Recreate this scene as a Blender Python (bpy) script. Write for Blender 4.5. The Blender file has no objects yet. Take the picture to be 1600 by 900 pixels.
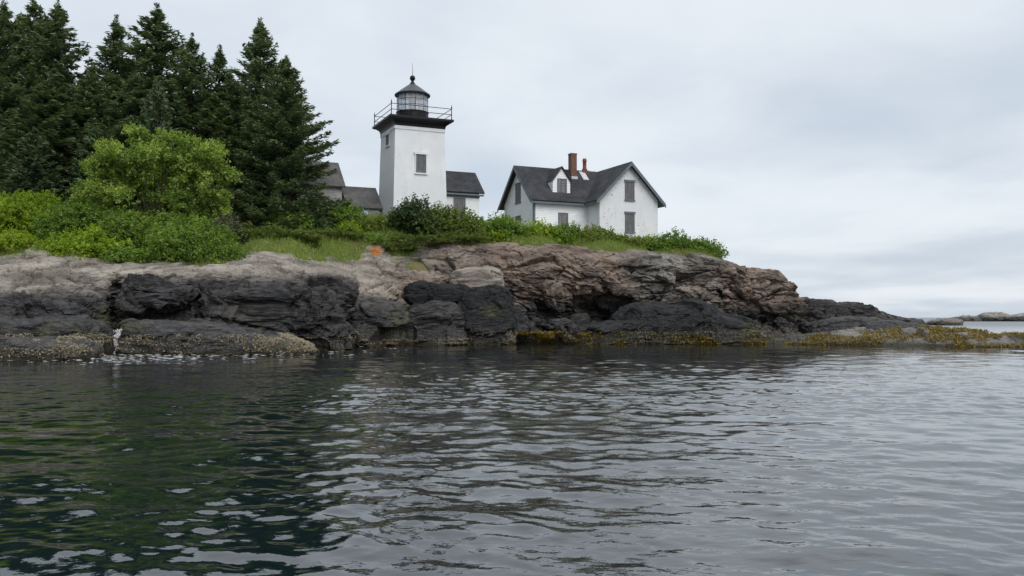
import bpy, math, random
import numpy as np
from math import radians as R

sc = bpy.context.scene
C = sc.collection
rng = np.random.default_rng(7)
random.seed(7)

# ------------------------------------------------------------------ camera, sky, sun, exposure
FOC, CAMH, PITCH = 1378.0, 1.7, math.atan(46 / 1378.0)     # focal length in photo pixels, eye height over the water, upward tilt
cam_d = bpy.data.cameras.new('camera')
cam_d.sensor_width = 36.0
cam_d.lens = 36.0 * FOC / 1600.0
cam_d.clip_start = 0.1
cam_d.clip_end = 30000
cam = bpy.data.objects.new('camera', cam_d)
C.objects.link(cam)
cam.location = (0, 0, CAMH)
cam.rotation_euler = (R(90) + PITCH, 0, 0)
sc.camera = cam

SUN_EL, SUN_AZ = R(43), R(32)          # azimuth measured from behind the camera towards the right
sun_dir = (math.sin(SUN_AZ) * math.cos(SUN_EL), -math.cos(SUN_AZ) * math.cos(SUN_EL), math.sin(SUN_EL))
world = bpy.data.worlds.new('World')
sc.world = world
world.use_nodes = True
wt = world.node_tree
wt.nodes.clear()


def wn(t, **k):
    n = wt.nodes.new(t)
    for a, v in k.items():
        setattr(n, a, v)
    return n


def wl(a, b):
    wt.links.new(a, b)


def wmath(op, a, b=None, clamp=False):
    n = wn('ShaderNodeMath', operation=op, use_clamp=clamp)
    for i, v in enumerate((a, b)):
        if v is None:
            continue
        if isinstance(v, (int, float)):
            n.inputs[i].default_value = v
        else:
            wl(v, n.inputs[i])
    return n.outputs[0]


sky = wn('ShaderNodeTexSky', sky_type='NISHITA')
sky.sun_disc = False
sky.sun_elevation = SUN_EL
sky.sun_rotation = math.atan2(sun_dir[0], sun_dir[1])
sky.air_density = 1.0
sky.dust_density = 2.0
tc = wn('ShaderNodeTexCoord')
sep = wn('ShaderNodeSeparateXYZ')
wl(tc.outputs['Generated'], sep.inputs[0])
# an even cloud deck: noise on a high flat layer seen in perspective
zc = wmath('MAXIMUM', sep.outputs[2], 0.0)
den = wmath('ADD', zc, 0.10)
cx = wmath('DIVIDE', sep.outputs[0], den)
cy = wmath('DIVIDE', sep.outputs[1], den)
cmb = wn('ShaderNodeCombineXYZ')
wl(cx, cmb.inputs[0])
wl(cy, cmb.inputs[1])


def wnoise(scale, det, loc, rough=0.5):
    m = wn('ShaderNodeMapping')
    m.inputs['Location'].default_value = loc
    m.inputs['Rotation'].default_value = (0, 0, R(-24))
    m.inputs['Scale'].default_value = (1.0, 0.75, 1.0)
    wl(cmb.outputs[0], m.inputs[0])
    n = wn('ShaderNodeTexNoise')
    n.inputs['Scale'].default_value = scale
    n.inputs['Detail'].default_value = det
    n.inputs['Roughness'].default_value = rough
    n.inputs['Distortion'].default_value = 0.35
    wl(m.outputs[0], n.inputs[0])
    return n.outputs[0]


n_a = wnoise(0.55, 2.0, (3.1, 1.7, 0.0))
n_b = wnoise(1.6, 5.0, (8.2, -3.0, 2.0), 0.52)
cl = wmath('ADD', wmath('MULTIPLY', n_a, 0.68), wmath('MULTIPLY', n_b, 0.32))
ramp = wn('ShaderNodeValToRGB')
ramp.color_ramp.interpolation = 'EASE'
e = ramp.color_ramp.elements
e[0].position, e[0].color = 0.33, (0.452, 0.510, 0.582, 1)
e[1].position, e[1].color = 0.62, (0.642, 0.680, 0.722, 1)
wl(cl, ramp.inputs[0])
bg_cloud = wn('ShaderNodeBackground')
wl(ramp.outputs[0], bg_cloud.inputs[0])
bg_cloud.inputs[1].default_value = 1.0
bg_sky = wn('ShaderNodeBackground')
wl(sky.outputs[0], bg_sky.inputs[0])
bg_sky.inputs[1].default_value = 0.10
mixw = wn('ShaderNodeMixShader')
mixw.inputs[0].default_value = 0.93
wl(bg_sky.outputs[0], mixw.inputs[1])
wl(bg_cloud.outputs[0], mixw.inputs[2])
wout = wn('ShaderNodeOutputWorld')
wl(mixw.outputs[0], wout.inputs[0])

sun_d = bpy.data.lights.new('sun', 'SUN')
sun_d.energy = 1.5
sun_d.angle = R(45)
sun_d.color = (1.0, 0.97, 0.93)
sun = bpy.data.objects.new('sun', sun_d)
C.objects.link(sun)
from mathutils import Vector, Matrix
sun.rotation_euler = Vector(sun_dir).to_track_quat('Z', 'Y').to_euler()
sun.location = (30, -30, 60)

sc.view_settings.view_transform = 'Standard'
sc.view_settings.look = 'None'
sc.view_settings.exposure = 0.40
sc.view_settings.gamma = 1.0
sc.view_settings.use_curve_mapping = False
sc.cycles.max_bounces = 6
sc.cycles.diffuse_bounces = 3
sc.cycles.glossy_bounces = 3
sc.cycles.transparent_max_bounces = 8
sc.cycles.caustics_reflective = False
sc.cycles.caustics_refractive = False


# ------------------------------------------------------------------ measuring helpers (photo pixel + distance -> metres)
def slope(px, py):
    dx = (np.asarray(px, float) - 800) / FOC
    dy = (450 - np.asarray(py, float)) / FOC
    dY = math.cos(PITCH) - dy * math.sin(PITCH)
    return dx / dY, (math.sin(PITCH) + dy * math.cos(PITCH)) / dY


def at(px, py, Y):
    a, b = slope(px, py)
    return np.array((float(a * Y), float(Y), float(CAMH + b * Y)))


def xpx(px, Y):
    return (px - 800) / FOC * Y * 1.0006


# ------------------------------------------------------------------ noise
def _hash(ix, iy, iz, seed):
    h = (ix.astype(np.uint32) * np.uint32(374761393) + iy.astype(np.uint32) * np.uint32(668265263)
         + iz.astype(np.uint32) * np.uint32(2147483647) + np.uint32((seed * 974711 + 1013) & 0xffffffff))
    h = (h ^ (h >> np.uint32(13))) * np.uint32(1274126177)
    h = (h ^ (h >> np.uint32(16))) * np.uint32(2246822519)
    return h ^ (h >> np.uint32(15))


def vnoise(p, seed=0):
    """smooth value noise, -1..1"""
    i = np.floor(p).astype(np.int64)
    f = p - i
    f = f * f * f * (f * (f * 6 - 15) + 10)
    out = 0
    for dx in (0, 1):
        wx = f[:, 0] if dx else 1 - f[:, 0]
        for dy in (0, 1):
            wy = f[:, 1] if dy else 1 - f[:, 1]
            for dz in (0, 1):
                wz = f[:, 2] if dz else 1 - f[:, 2]
                out = out + wx * wy * wz * (_hash(i[:, 0] + dx, i[:, 1] + dy, i[:, 2] + dz, seed) / 2147483648.0 - 1.0)
    return out


def fbm(p, octv=4, seed=0, gain=0.5):
    s, a, t = 0, 1.0, 0
    for o in range(octv):
        s = s + a * vnoise(p * (2.03 ** o) + o * 17.3, seed + o)
        t += a
        a *= gain
    return s / t * 1.5


def worley(p, seed=0):
    """F1, F2 and a random value -1..1 of the nearest cell"""
    i = np.floor(p).astype(np.int64)
    f1 = np.full(len(p), 9.0)
    f2 = np.full(len(p), 9.0)
    cv = np.zeros(len(p))
    pl = np.zeros(len(p))
    for dx in (-1, 0, 1):
        for dy in (-1, 0, 1):
            for dz in (-1, 0, 1):
                a, b, c = i[:, 0] + dx, i[:, 1] + dy, i[:, 2] + dz
                h = _hash(a, b, c, seed)
                jx = (h & np.uint32(1023)) / 1023.0
                jy = ((h >> np.uint32(10)) & np.uint32(1023)) / 1023.0
                jz = ((h >> np.uint32(20)) & np.uint32(1023)) / 1023.0
                d = np.sqrt((a + jx - p[:, 0]) ** 2 + (b + jy - p[:, 1]) ** 2 + (c + jz - p[:, 2]) ** 2)
                near = d < f1
                f2 = np.where(near, f1, np.minimum(f2, d))
                f1 = np.where(near, d, f1)
                h2 = h * np.uint32(2654435761)
                cv = np.where(near, (h2 >> np.uint32(8)) / 8388608.0 - 1.0, cv)
                ga = ((h2 & np.uint32(255)) / 127.5 - 1.0)
                gb = (((h2 >> np.uint32(8)) & np.uint32(255)) / 127.5 - 1.0)
                gc = (((h2 >> np.uint32(16)) & np.uint32(255)) / 127.5 - 1.0)
                pl = np.where(near, ga * (p[:, 0] - a - jx) + gb * (p[:, 1] - b - jy) + gc * (p[:, 2] - c - jz), pl)
    return f1, f2, cv, pl


# ------------------------------------------------------------------ object helpers
def link(o, parent=None):
    C.objects.link(o)
    if parent is not None:
        o.parent = parent
    return o


def tag(o, label=None, cat=None, group=None, kind=None):
    for k, v in (('label', label), ('category', cat), ('group', group), ('kind', kind)):
        if v:
            o[k] = v
    return o


def empty(name, loc, rz=0.0, label=None, cat=None, group=None):
    o = bpy.data.objects.new(name, None)
    o.location = loc
    o.rotation_euler = (0, 0, rz)
    o.empty_display_size = 0.3
    link(o)
    return tag(o, label, cat, group)


def raw_mesh(name, verts, faces, smooth=False, attrs=None):
    """verts (N,3), faces (M,k) with k the same for all"""
    verts = np.ascontiguousarray(verts, np.float32)
    faces = np.ascontiguousarray(faces, np.int32)
    k = faces.shape[1]
    me = bpy.data.meshes.new(name)
    me.vertices.add(len(verts))
    me.vertices.foreach_set('co', verts.ravel())
    me.loops.add(faces.size)
    me.loops.foreach_set('vertex_index', faces.ravel())
    me.polygons.add(len(faces))
    me.polygons.foreach_set('loop_start', np.arange(0, faces.size, k, dtype=np.int32))
    me.polygons.foreach_set('loop_total', np.full(len(faces), k, np.int32))
    me.polygons.foreach_set('use_smooth', np.full(len(faces), smooth, bool))
    for nm, (dom, val) in (attrs or {}).items():
        a = me.attributes.new(nm, 'FLOAT', dom)
        a.data.foreach_set('value', np.ascontiguousarray(val, np.float32))
    me.update(calc_edges=True)
    return me


def add_obj(name, me, m, parent=None):
    o = bpy.data.objects.new(name, me)
    if m:
        me.materials.append(m)
    return link(o, parent)


class MB:
    """collects boxes, slabs and tubes into one mesh"""

    def __init__(s):
        s.v, s.f = [], []

    def add(s, vs, fs):
        n = len(s.v)
        s.v += [tuple(map(float, v)) for v in vs]
        s.f += [tuple(n + i for i in f) for f in fs]
        return s

    def box(s, x0, x1, y0, y1, z0, z1):
        return s.add([(x0, y0, z0), (x1, y0, z0), (x1, y1, z0), (x0, y1, z0), (x0, y0, z1), (x1, y0, z1), (x1, y1, z1), (x0, y1, z1)],
                     [(0, 3, 2, 1), (4, 5, 6, 7), (0, 1, 5, 4), (1, 2, 6, 5), (2, 3, 7, 6), (3, 0, 4, 7)])

    def hexa(s, lo, hi):
        """lo, hi: two rings of the same length, lower and upper"""
        n = len(lo)
        return s.add(list(lo) + list(hi), [tuple(range(n - 1, -1, -1)), tuple(range(n, 2 * n))]
                     + [(i, (i + 1) % n, n + (i + 1) % n, n + i) for i in range(n)])

    def slab(s, pts, th):
        """a flat polygon with thickness th away from its upward normal"""
        p = [Vector(q) for q in pts]
        n = (p[1] - p[0]).cross(p[2] - p[0]).normalized()
        if n.z < 0:
            p.reverse()
            n = -n
        return s.hexa([q - n * th for q in p], p)

    def tube(s, pts, rad, n=8):
        pts = [Vector(p) for p in pts]
        rad = rad if hasattr(rad, '__len__') else [rad] * len(pts)
        vs = []
        for i, p in enumerate(pts):
            d = (pts[min(i + 1, len(pts) - 1)] - pts[max(i - 1, 0)]).normalized()
            a = d.orthogonal().normalized() if abs(d.z) > .9 else d.cross(Vector((0, 0, 1))).normalized()
            b = d.cross(a)
            for k in range(n):
                t = 2 * math.pi * k / n
                vs.append(p + (a * math.cos(t) + b * math.sin(t)) * rad[i])
        fs = [(i * n + k, i * n + (k + 1) % n, (i + 1) * n + (k + 1) % n, (i + 1) * n + k) for i in range(len(pts) - 1) for k in range(n)]
        fs += [tuple(range(n - 1, -1, -1)), tuple(range((len(pts) - 1) * n, len(pts) * n))]
        return s.add(vs, fs)

    def lathe(s, cx, cy, prof, n=16):
        vs, fs = [], []
        for r, z in prof:
            vs += [(cx + r * math.cos(2 * math.pi * k / n), cy + r * math.sin(2 * math.pi * k / n), z) for k in range(n)]
        for i in range(len(prof) - 1):
            fs += [(i * n + k, i * n + (k + 1) % n, (i + 1) * n + (k + 1) % n, (i + 1) * n + k) for k in range(n)]
        fs += [tuple(range(n - 1, -1, -1)), tuple(range((len(prof) - 1) * n, len(prof) * n))]
        return s.add(vs, fs)

    def build(s, name, m, parent=None, smooth=False):
        me = bpy.data.meshes.new(name)
        me.from_pydata(s.v, [], s.f)
        if smooth:
            me.polygons.foreach_set('use_smooth', [True] * len(me.polygons))
        me.update()
        return add_obj(name, me, m, parent)


# ------------------------------------------------------------------ materials
class NT:
    def __init__(s, name):
        s.m = bpy.data.materials.new(name)
        s.m.use_nodes = True
        s.t = s.m.node_tree
        s.t.nodes.clear()
        s.out = s.n('ShaderNodeOutputMaterial')
        s.geo = s.n('ShaderNodeNewGeometry')

    def n(s, t, **k):
        n = s.t.nodes.new(t)
        for a, v in k.items():
            setattr(n, a, v)
        return n

    def put(s, sock, v):
        if isinstance(v, bpy.types.NodeSocket):
            s.t.links.new(v, sock)
        elif isinstance(v, (tuple, list)) and len(v) == 3 and sock.type == 'RGBA':
            sock.default_value = (*v, 1)
        else:
            sock.default_value = v

    def math(s, op, a, b=0.0, clamp=False):
        n = s.n('ShaderNodeMath', operation=op, use_clamp=clamp)
        s.put(n.inputs[0], a)
        s.put(n.inputs[1], b)
        return n.outputs[0]

    def noise(s, vec, scale, det=4.0, rough=0.55, dist=0.0):
        n = s.n('ShaderNodeTexNoise')
        s.put(n.inputs['Vector'], vec)
        n.inputs['Scale'].default_value = scale
        n.inputs['Detail'].default_value = det
        n.inputs['Roughness'].default_value = rough
        n.inputs['Distortion'].default_value = dist
        return n.outputs[0]

    def step(s, v, lo, hi):
        n = s.n('ShaderNodeMapRange', interpolation_type='SMOOTHSTEP')
        s.put(n.inputs[0], v)
        s.put(n.inputs[1], lo)
        s.put(n.inputs[2], hi)
        return n.outputs[0]

    def mix(s, f, a, b, blend='MIX'):
        n = s.n('ShaderNodeMix', data_type='RGBA', blend_type=blend)
        s.put(n.inputs[0], f)
        s.put(n.inputs[6], a)
        s.put(n.inputs[7], b)
        return n.outputs[2]

    def attr(s, nm):
        return s.n('ShaderNodeAttribute', attribute_name=nm).outputs['Fac']

    def scalev(s, vec, sc):
        n = s.n('ShaderNodeVectorMath', operation='MULTIPLY')
        s.put(n.inputs[0], vec)
        n.inputs[1].default_value = sc
        return n.outputs[0]

    def bump(s, h, dist, strength=1.0, normal=None):
        n = s.n('ShaderNodeBump')
        s.put(n.inputs['Height'], h)
        n.inputs['Distance'].default_value = dist
        n.inputs['Strength'].default_value = strength
        if normal is not None:
            s.put(n.inputs['Normal'], normal)
        return n.outputs[0]

    def principled(s, col, rough=0.6, bump=None, spec=0.5, metal=0.0):
        p = s.n('ShaderNodeBsdfPrincipled')
        s.put(p.inputs['Base Color'], col)
        s.put(p.inputs['Roughness'], rough)
        s.put(p.inputs['Metallic'], metal)
        s.put(p.inputs['Specular IOR Level'], spec)
        if bump is not None:
            s.put(p.inputs['Normal'], bump)
        s.t.links.new(p.outputs[0], s.out.inputs[0])
        return p


def objco(t):
    return t.n('ShaderNodeTexCoord').outputs['Object']


def m_weathered(name, col, var=0.25, rough=0.7, scale=3.0, stretch=(1, 1, 1), bump=0.01):
    t = NT(name)
    v = t.scalev(objco(t), stretch)
    a = t.noise(v, scale, 6, 0.6)
    b = t.noise(v, scale * 6.3, 3, 0.6)
    k = t.math('ADD', t.math('MULTIPLY', a, 0.7), t.math('MULTIPLY', b, 0.3))
    c = t.mix(t.step(k, 0.3, 0.7), tuple(x * (1 - var) for x in col), tuple(min(1, x * (1 + var)) for x in col))
    t.principled(c, rough, t.bump(k, bump))
    return t.m


def m_white_brick(peel=1.0):
    """brick under many coats of white paint, stained and flaking in places"""
    t = NT('painted_brick')
    o = objco(t)
    sp = t.n('ShaderNodeSeparateXYZ')
    t.put(sp.inputs[0], o)
    cb = t.n('ShaderNodeCombineXYZ')
    t.put(cb.inputs[0], t.math('ADD', sp.outputs[0], sp.outputs[1]))
    t.put(cb.inputs[1], sp.outputs[2])
    br = t.n('ShaderNodeTexBrick')
    t.put(br.inputs['Vector'], cb.outputs[0])
    br.inputs['Scale'].default_value = 1.0
    br.inputs['Brick Width'].default_value = 0.22
    br.inputs['Row Height'].default_value = 0.075
    br.inputs['Mortar Size'].default_value = 0.008
    br.inputs['Mortar Smooth'].default_value = 0.3
    big = t.noise(o, 0.5, 4, 0.6)
    streak = t.noise(t.scalev(o, (2.2, 2.2, 0.25)), 1.0, 5, 0.6)
    fleck = t.noise(t.scalev(o, (1, 1, 1.8)), 4.0, 5, 0.72)
    band = t.noise(o, 0.55, 2, 0.5)
    col = t.mix(t.step(big, 0.3, 0.75), (0.78, 0.80, 0.82), (0.88, 0.89, 0.90))
    col = t.mix(t.math('MULTIPLY', t.step(streak, 0.54, 0.82), 0.35), col, (0.48, 0.49, 0.49))
    pe = t.math('MULTIPLY', t.step(fleck, 0.56, 0.60), t.step(band, 0.47, 0.58))
    col = t.mix(t.math('MULTIPLY', pe, peel), col, (0.20, 0.15, 0.125))
    bh = t.math('ADD', t.math('MULTIPLY', br.outputs['Fac'], -1.0), t.math('MULTIPLY', fleck, 0.6))
    t.principled(col, 0.6, t.bump(bh, 0.02))
    return t.m


def m_shingle(name, c1, c2, row=0.14, width=0.22):
    t = NT(name)
    o = objco(t)
    sp = t.n('ShaderNodeSeparateXYZ')
    t.put(sp.inputs[0], o)
    cb = t.n('ShaderNodeCombineXYZ')
    t.put(cb.inputs[0], t.math('ADD', sp.outputs[0], t.math('MULTIPLY', sp.outputs[1], 0.13)))
    t.put(cb.inputs[1], t.math('MULTIPLY', sp.outputs[2], 1.4))
    br = t.n('ShaderNodeTexBrick')
    t.put(br.inputs['Vector'], cb.outputs[0])
    br.inputs['Scale'].default_value = 1.0
    br.inputs['Brick Width'].default_value = width
    br.inputs['Row Height'].default_value = row
    br.inputs['Mortar Size'].default_value = 0.012
    br.inputs['Color1'].default_value = (*c1, 1)
    br.inputs['Color2'].default_value = (*c2, 1)
    br.inputs['Mortar'].default_value = (*[x * 0.6 for x in c1], 1)
    a = t.noise(o, 0.7, 5, 0.65)
    c = t.mix(t.math('MULTIPLY', t.step(a, 0.38, 0.72), 0.6), br.outputs['Color'], tuple(x * 1.9 for x in c2))
    t.principled(c, 0.85, t.bump(t.math('ADD', t.math('MULTIPLY', br.outputs['Fac'], -1.0), a), 0.02))
    return t.m


def m_chimney_brick():
    t = NT('chimney_brick')
    o = objco(t)
    sp = t.n('ShaderNodeSeparateXYZ')
    t.put(sp.inputs[0], o)
    cb = t.n('ShaderNodeCombineXYZ')
    t.put(cb.inputs[0], t.math('ADD', sp.outputs[0], sp.outputs[1]))
    t.put(cb.inputs[1], sp.outputs[2])
    br = t.n('ShaderNodeTexBrick')
    t.put(br.inputs['Vector'], cb.outputs[0])
    br.inputs['Scale'].default_value = 1.0
    br.inputs['Brick Width'].default_value = 0.2
    br.inputs['Row Height'].default_value = 0.075
    br.inputs['Mortar Size'].default_value = 0.01
    br.inputs['Color1'].default_value = (0.13, 0.055, 0.03, 1)
    br.inputs['Color2'].default_value = (0.19, 0.08, 0.045, 1)
    br.inputs['Mortar'].default_value = (0.16, 0.12, 0.09, 1)
    t.principled(br.outputs['Color'], 0.85, t.bump(br.outputs['Fac'], -0.01))
    return t.m


def m_rock():
    t = NT('shore_rock')
    P = t.geo.outputs['Position']
    sp = t.n('ShaderNodeSeparateXYZ')
    t.put(sp.inputs[0], P)
    Z = sp.outputs[2]
    strat = t.scalev(P, (0.45, 0.45, 1.6))
    n1 = t.noise(P, 0.22, 4, 0.6)
    n2 = t.noise(strat, 0.9, 6, 0.62, 0.4)
    n3 = t.noise(strat, 5.0, 5, 0.65)
    n4 = t.noise(P, 16.0, 4, 0.7)
    red, thr, oran, pale = t.attr('red'), t.attr('thr'), t.attr('lichen'), t.attr('pale')
    ink = t.attr('ink')
    grey = t.mix(t.step(n2, 0.35, 0.68), (0.105, 0.098, 0.088), (0.270, 0.250, 0.222))
    pink = t.mix(t.step(n2, 0.32, 0.66), (0.085, 0.062, 0.050), (0.275, 0.208, 0.166))
    rr = t.math('ADD', red, t.math('MULTIPLY', t.math('SUBTRACT', n1, 0.5), 1.6))
    dry = t.mix(t.step(rr, 0.2, 0.8), grey, pink)
    tan = t.mix(t.step(n2, 0.33, 0.66), (0.190, 0.165, 0.138), (0.430, 0.385, 0.330))
    dry = t.mix(pale, dry, tan)
    rust = t.math('MULTIPLY', t.step(t.noise(P, 0.9, 5, 0.6), 0.60, 0.72), t.math('MULTIPLY', red, 0.8, True))
    dry = t.mix(rust, dry, (0.30, 0.145, 0.06))
    # black crustose lichen in uneven sheets on the dry rock
    lich = t.math('MULTIPLY', t.step(t.noise(t.scalev(P, (0.7, 0.7, 1.2)), 0.8, 6, 0.68), 0.53, 0.68), 0.66)
    dry = t.mix(lich, dry, (0.058, 0.052, 0.048))
    # the dark splash zone of salt lichens, with a ragged upper limit
    lim = t.math('ADD', thr, t.math('ADD', t.math('MULTIPLY', t.math('SUBTRACT', n2, 0.5), 2.6), t.math('MULTIPLY', t.math('SUBTRACT', n1, 0.5), 1.8)))
    blk = t.step(t.math('SUBTRACT', lim, Z), -0.35, 0.45)
    blackc = t.mix(t.step(n3, 0.36, 0.72), (0.012, 0.012, 0.014), (0.070, 0.068, 0.068))
    blackc = t.mix(t.math('MULTIPLY', t.step(t.noise(strat, 0.55, 5, 0.65), 0.50, 0.68), 0.75), blackc, (0.105, 0.092, 0.080))
    blackc = t.mix(ink, blackc, t.mix(t.step(n3, 0.36, 0.72), (0.005, 0.0055, 0.0065), (0.022, 0.023, 0.026)))
    c = t.mix(t.math('MULTIPLY', blk, 0.96), dry, blackc)
    # green algae film on the lower, damper ledges
    ag = t.math('MULTIPLY', t.step(t.noise(P, 0.33, 3, 0.5), 0.55, 0.66), t.math('MULTIPLY', t.step(n3, 0.40, 0.6), t.math('SUBTRACT', 1.0, t.step(Z, 1.9, 2.8))))
    c = t.mix(t.math('MULTIPLY', ag, 0.75), c, (0.080, 0.085, 0.032))
    # barnacle crust and weed just above the water
    bz = t.math('MULTIPLY', t.step(Z, 0.05, 0.35), t.math('SUBTRACT', 1.0, t.step(t.math('ADD', Z, t.math('MULTIPLY', n2, 1.0)), 1.0, 1.7)))
    bk = t.math('MULTIPLY', bz, t.step(t.noise(P, 9.0, 4, 0.75), 0.53, 0.60))
    c = t.mix(t.math('MULTIPLY', bk, 0.55), c, (0.22, 0.19, 0.125))
    wd = t.math('SUBTRACT', 1.0, t.step(t.math('ADD', Z, t.math('MULTIPLY', n3, 0.35)), 0.25, 0.5))
    c = t.mix(wd, c, (0.035, 0.028, 0.012))
    c = t.mix(t.math('MULTIPLY', oran, 0.85), c, (0.42, 0.15, 0.025))
    k = t.math('ADD', 0.62, t.math('MULTIPLY', n4, 0.76))
    cc = t.n('ShaderNodeCombineXYZ')
    for i in range(3):
        t.put(cc.inputs[i], k)
    c = t.mix(1.0, c, cc.outputs[0], 'MULTIPLY')
    vo = t.n('ShaderNodeTexVoronoi', feature='DISTANCE_TO_EDGE')
    wv = t.n('ShaderNodeVectorMath', operation='ADD')
    t.put(wv.inputs[0], t.scalev(P, (0.6, 0.6, 1.3)))
    wsc = t.n('ShaderNodeTexNoise')
    t.put(wsc.inputs['Vector'], P)
    wsc.inputs['Scale'].default_value = 1.3
    t.put(wv.inputs[1], wsc.outputs['Color'])
    t.put(vo.inputs['Vector'], wv.outputs[0])
    vo.inputs['Scale'].default_value = 2.0
    crack = t.step(vo.outputs['Distance'], 0.0, 0.07)
    h = t.math('ADD', t.math('MULTIPLY', n3, 0.9), t.math('ADD', t.math('MULTIPLY', n4, 0.25), t.math('MULTIPLY', crack, 0.2)))
    rough = t.math('ADD', 0.30, t.math('MULTIPLY', t.step(Z, 0.3, 3.2), 0.55))
    t.principled(c, rough, t.bump(h, 0.13), 0.35)
    return t.m


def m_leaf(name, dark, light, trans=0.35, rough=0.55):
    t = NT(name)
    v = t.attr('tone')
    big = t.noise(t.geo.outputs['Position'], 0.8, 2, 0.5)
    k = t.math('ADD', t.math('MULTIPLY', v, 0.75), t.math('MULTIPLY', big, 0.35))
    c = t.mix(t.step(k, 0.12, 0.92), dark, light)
    oi = t.n('ShaderNodeObjectInfo').outputs['Random']
    c = t.mix(t.math('MULTIPLY', oi, 0.35), c, t.mix(1.0, c, (0.88, 0.76, 0.85), 'MULTIPLY'))
    p = t.n('ShaderNodeBsdfPrincipled')
    t.put(p.inputs['Base Color'], c)
    p.inputs['Roughness'].default_value = rough
    p.inputs['Specular IOR Level'].default_value = 0.25
    tr = t.n('ShaderNodeBsdfTranslucent')
    t.put(tr.inputs[0], t.mix(1.0, c, (1.3, 1.35, 0.6), 'MULTIPLY'))
    mx = t.n('ShaderNodeMixShader')
    mx.inputs[0].default_value = trans
    t.t.links.new(p.outputs[0], mx.inputs[1])
    t.t.links.new(tr.outputs[0], mx.inputs[2])
    t.t.links.new(mx.outputs[0], t.out.inputs[0])
    return t.m


def m_ground():
    t = NT('turf')
    P = t.geo.outputs['Position']
    a = t.noise(P, 0.5, 5, 0.6)
    b = t.noise(P, 6.0, 4, 0.65)
    c = t.mix(t.step(b, 0.3, 0.7), (0.065, 0.095, 0.020), (0.150, 0.180, 0.045))
    c = t.mix(t.math('MULTIPLY', t.step(a, 0.56, 0.66), 0.8), c, (0.190, 0.140, 0.085))
    t.principled(c, 0.9, t.bump(b, 0.12), 0.2)
    return t.m


def m_water():
    t = NT('sea_water')
    P = t.geo.outputs['Position']
    a = t.noise(t.scalev(P, (1.0, 1.35, 1.0)), 4.0, 3, 0.5, 0.3)
    b = t.noise(t.scalev(P, (1.0, 1.4, 1.0)), 1.4, 2, 0.5)
    c9 = t.noise(t.scalev(P, (1.0, 1.3, 1.0)), 10.0, 2, 0.5)
    wind = t.step(t.noise(P, 0.12, 2, 0.5), 0.38, 0.62)
    h = t.math('ADD', t.math('MULTIPLY', t.math('ADD', a, t.math('MULTIPLY', c9, 0.35)), t.math('ADD', 0.25, t.math('MULTIPLY', wind, 0.45))), t.math('MULTIPLY', b, 0.5))
    p = t.principled((0.0040, 0.0110, 0.0150), t.math('ADD', 0.010, t.attr('chop')), t.bump(h, 0.013), 0.5)
    p.inputs['IOR'].default_value = 1.70
    return t.m


def m_glass():
    t = NT('lantern_glass')
    o = objco(t)
    nz = t.noise(t.scalev(o, (6, 6, 0.8)), 1.0, 4, 0.6)
    g = t.n('ShaderNodeBsdfPrincipled')
    t.put(g.inputs['Base Color'], t.mix(t.step(nz, 0.3, 0.7), (0.55, 0.56, 0.58), (0.80, 0.81, 0.83)))
    g.inputs['Roughness'].default_value = 0.18
    tr = t.n('ShaderNodeBsdfTransparent')
    tr.inputs[0].default_value = (0.9, 0.92, 0.94, 1)
    mx = t.n('ShaderNodeMixShader')
    mx.inputs[0].default_value = 0.30
    t.t.links.new(tr.outputs[0], mx.inputs[1])
    t.t.links.new(g.outputs[0], mx.inputs[2])
    t.t.links.new(mx.outputs[0], t.out.inputs[0])
    return t.m


def m_plain(name, col, rough=0.5, metal=0.0):
    t = NT(name)
    a = t.noise(t.geo.outputs['Position'], 4.0, 4, 0.6)
    c = t.mix(a, tuple(x * 0.75 for x in col), tuple(min(1, x * 1.25) for x in col))
    t.principled(c, rough, t.bump(a, 0.004), 0.25, metal)
    return t.m


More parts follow.
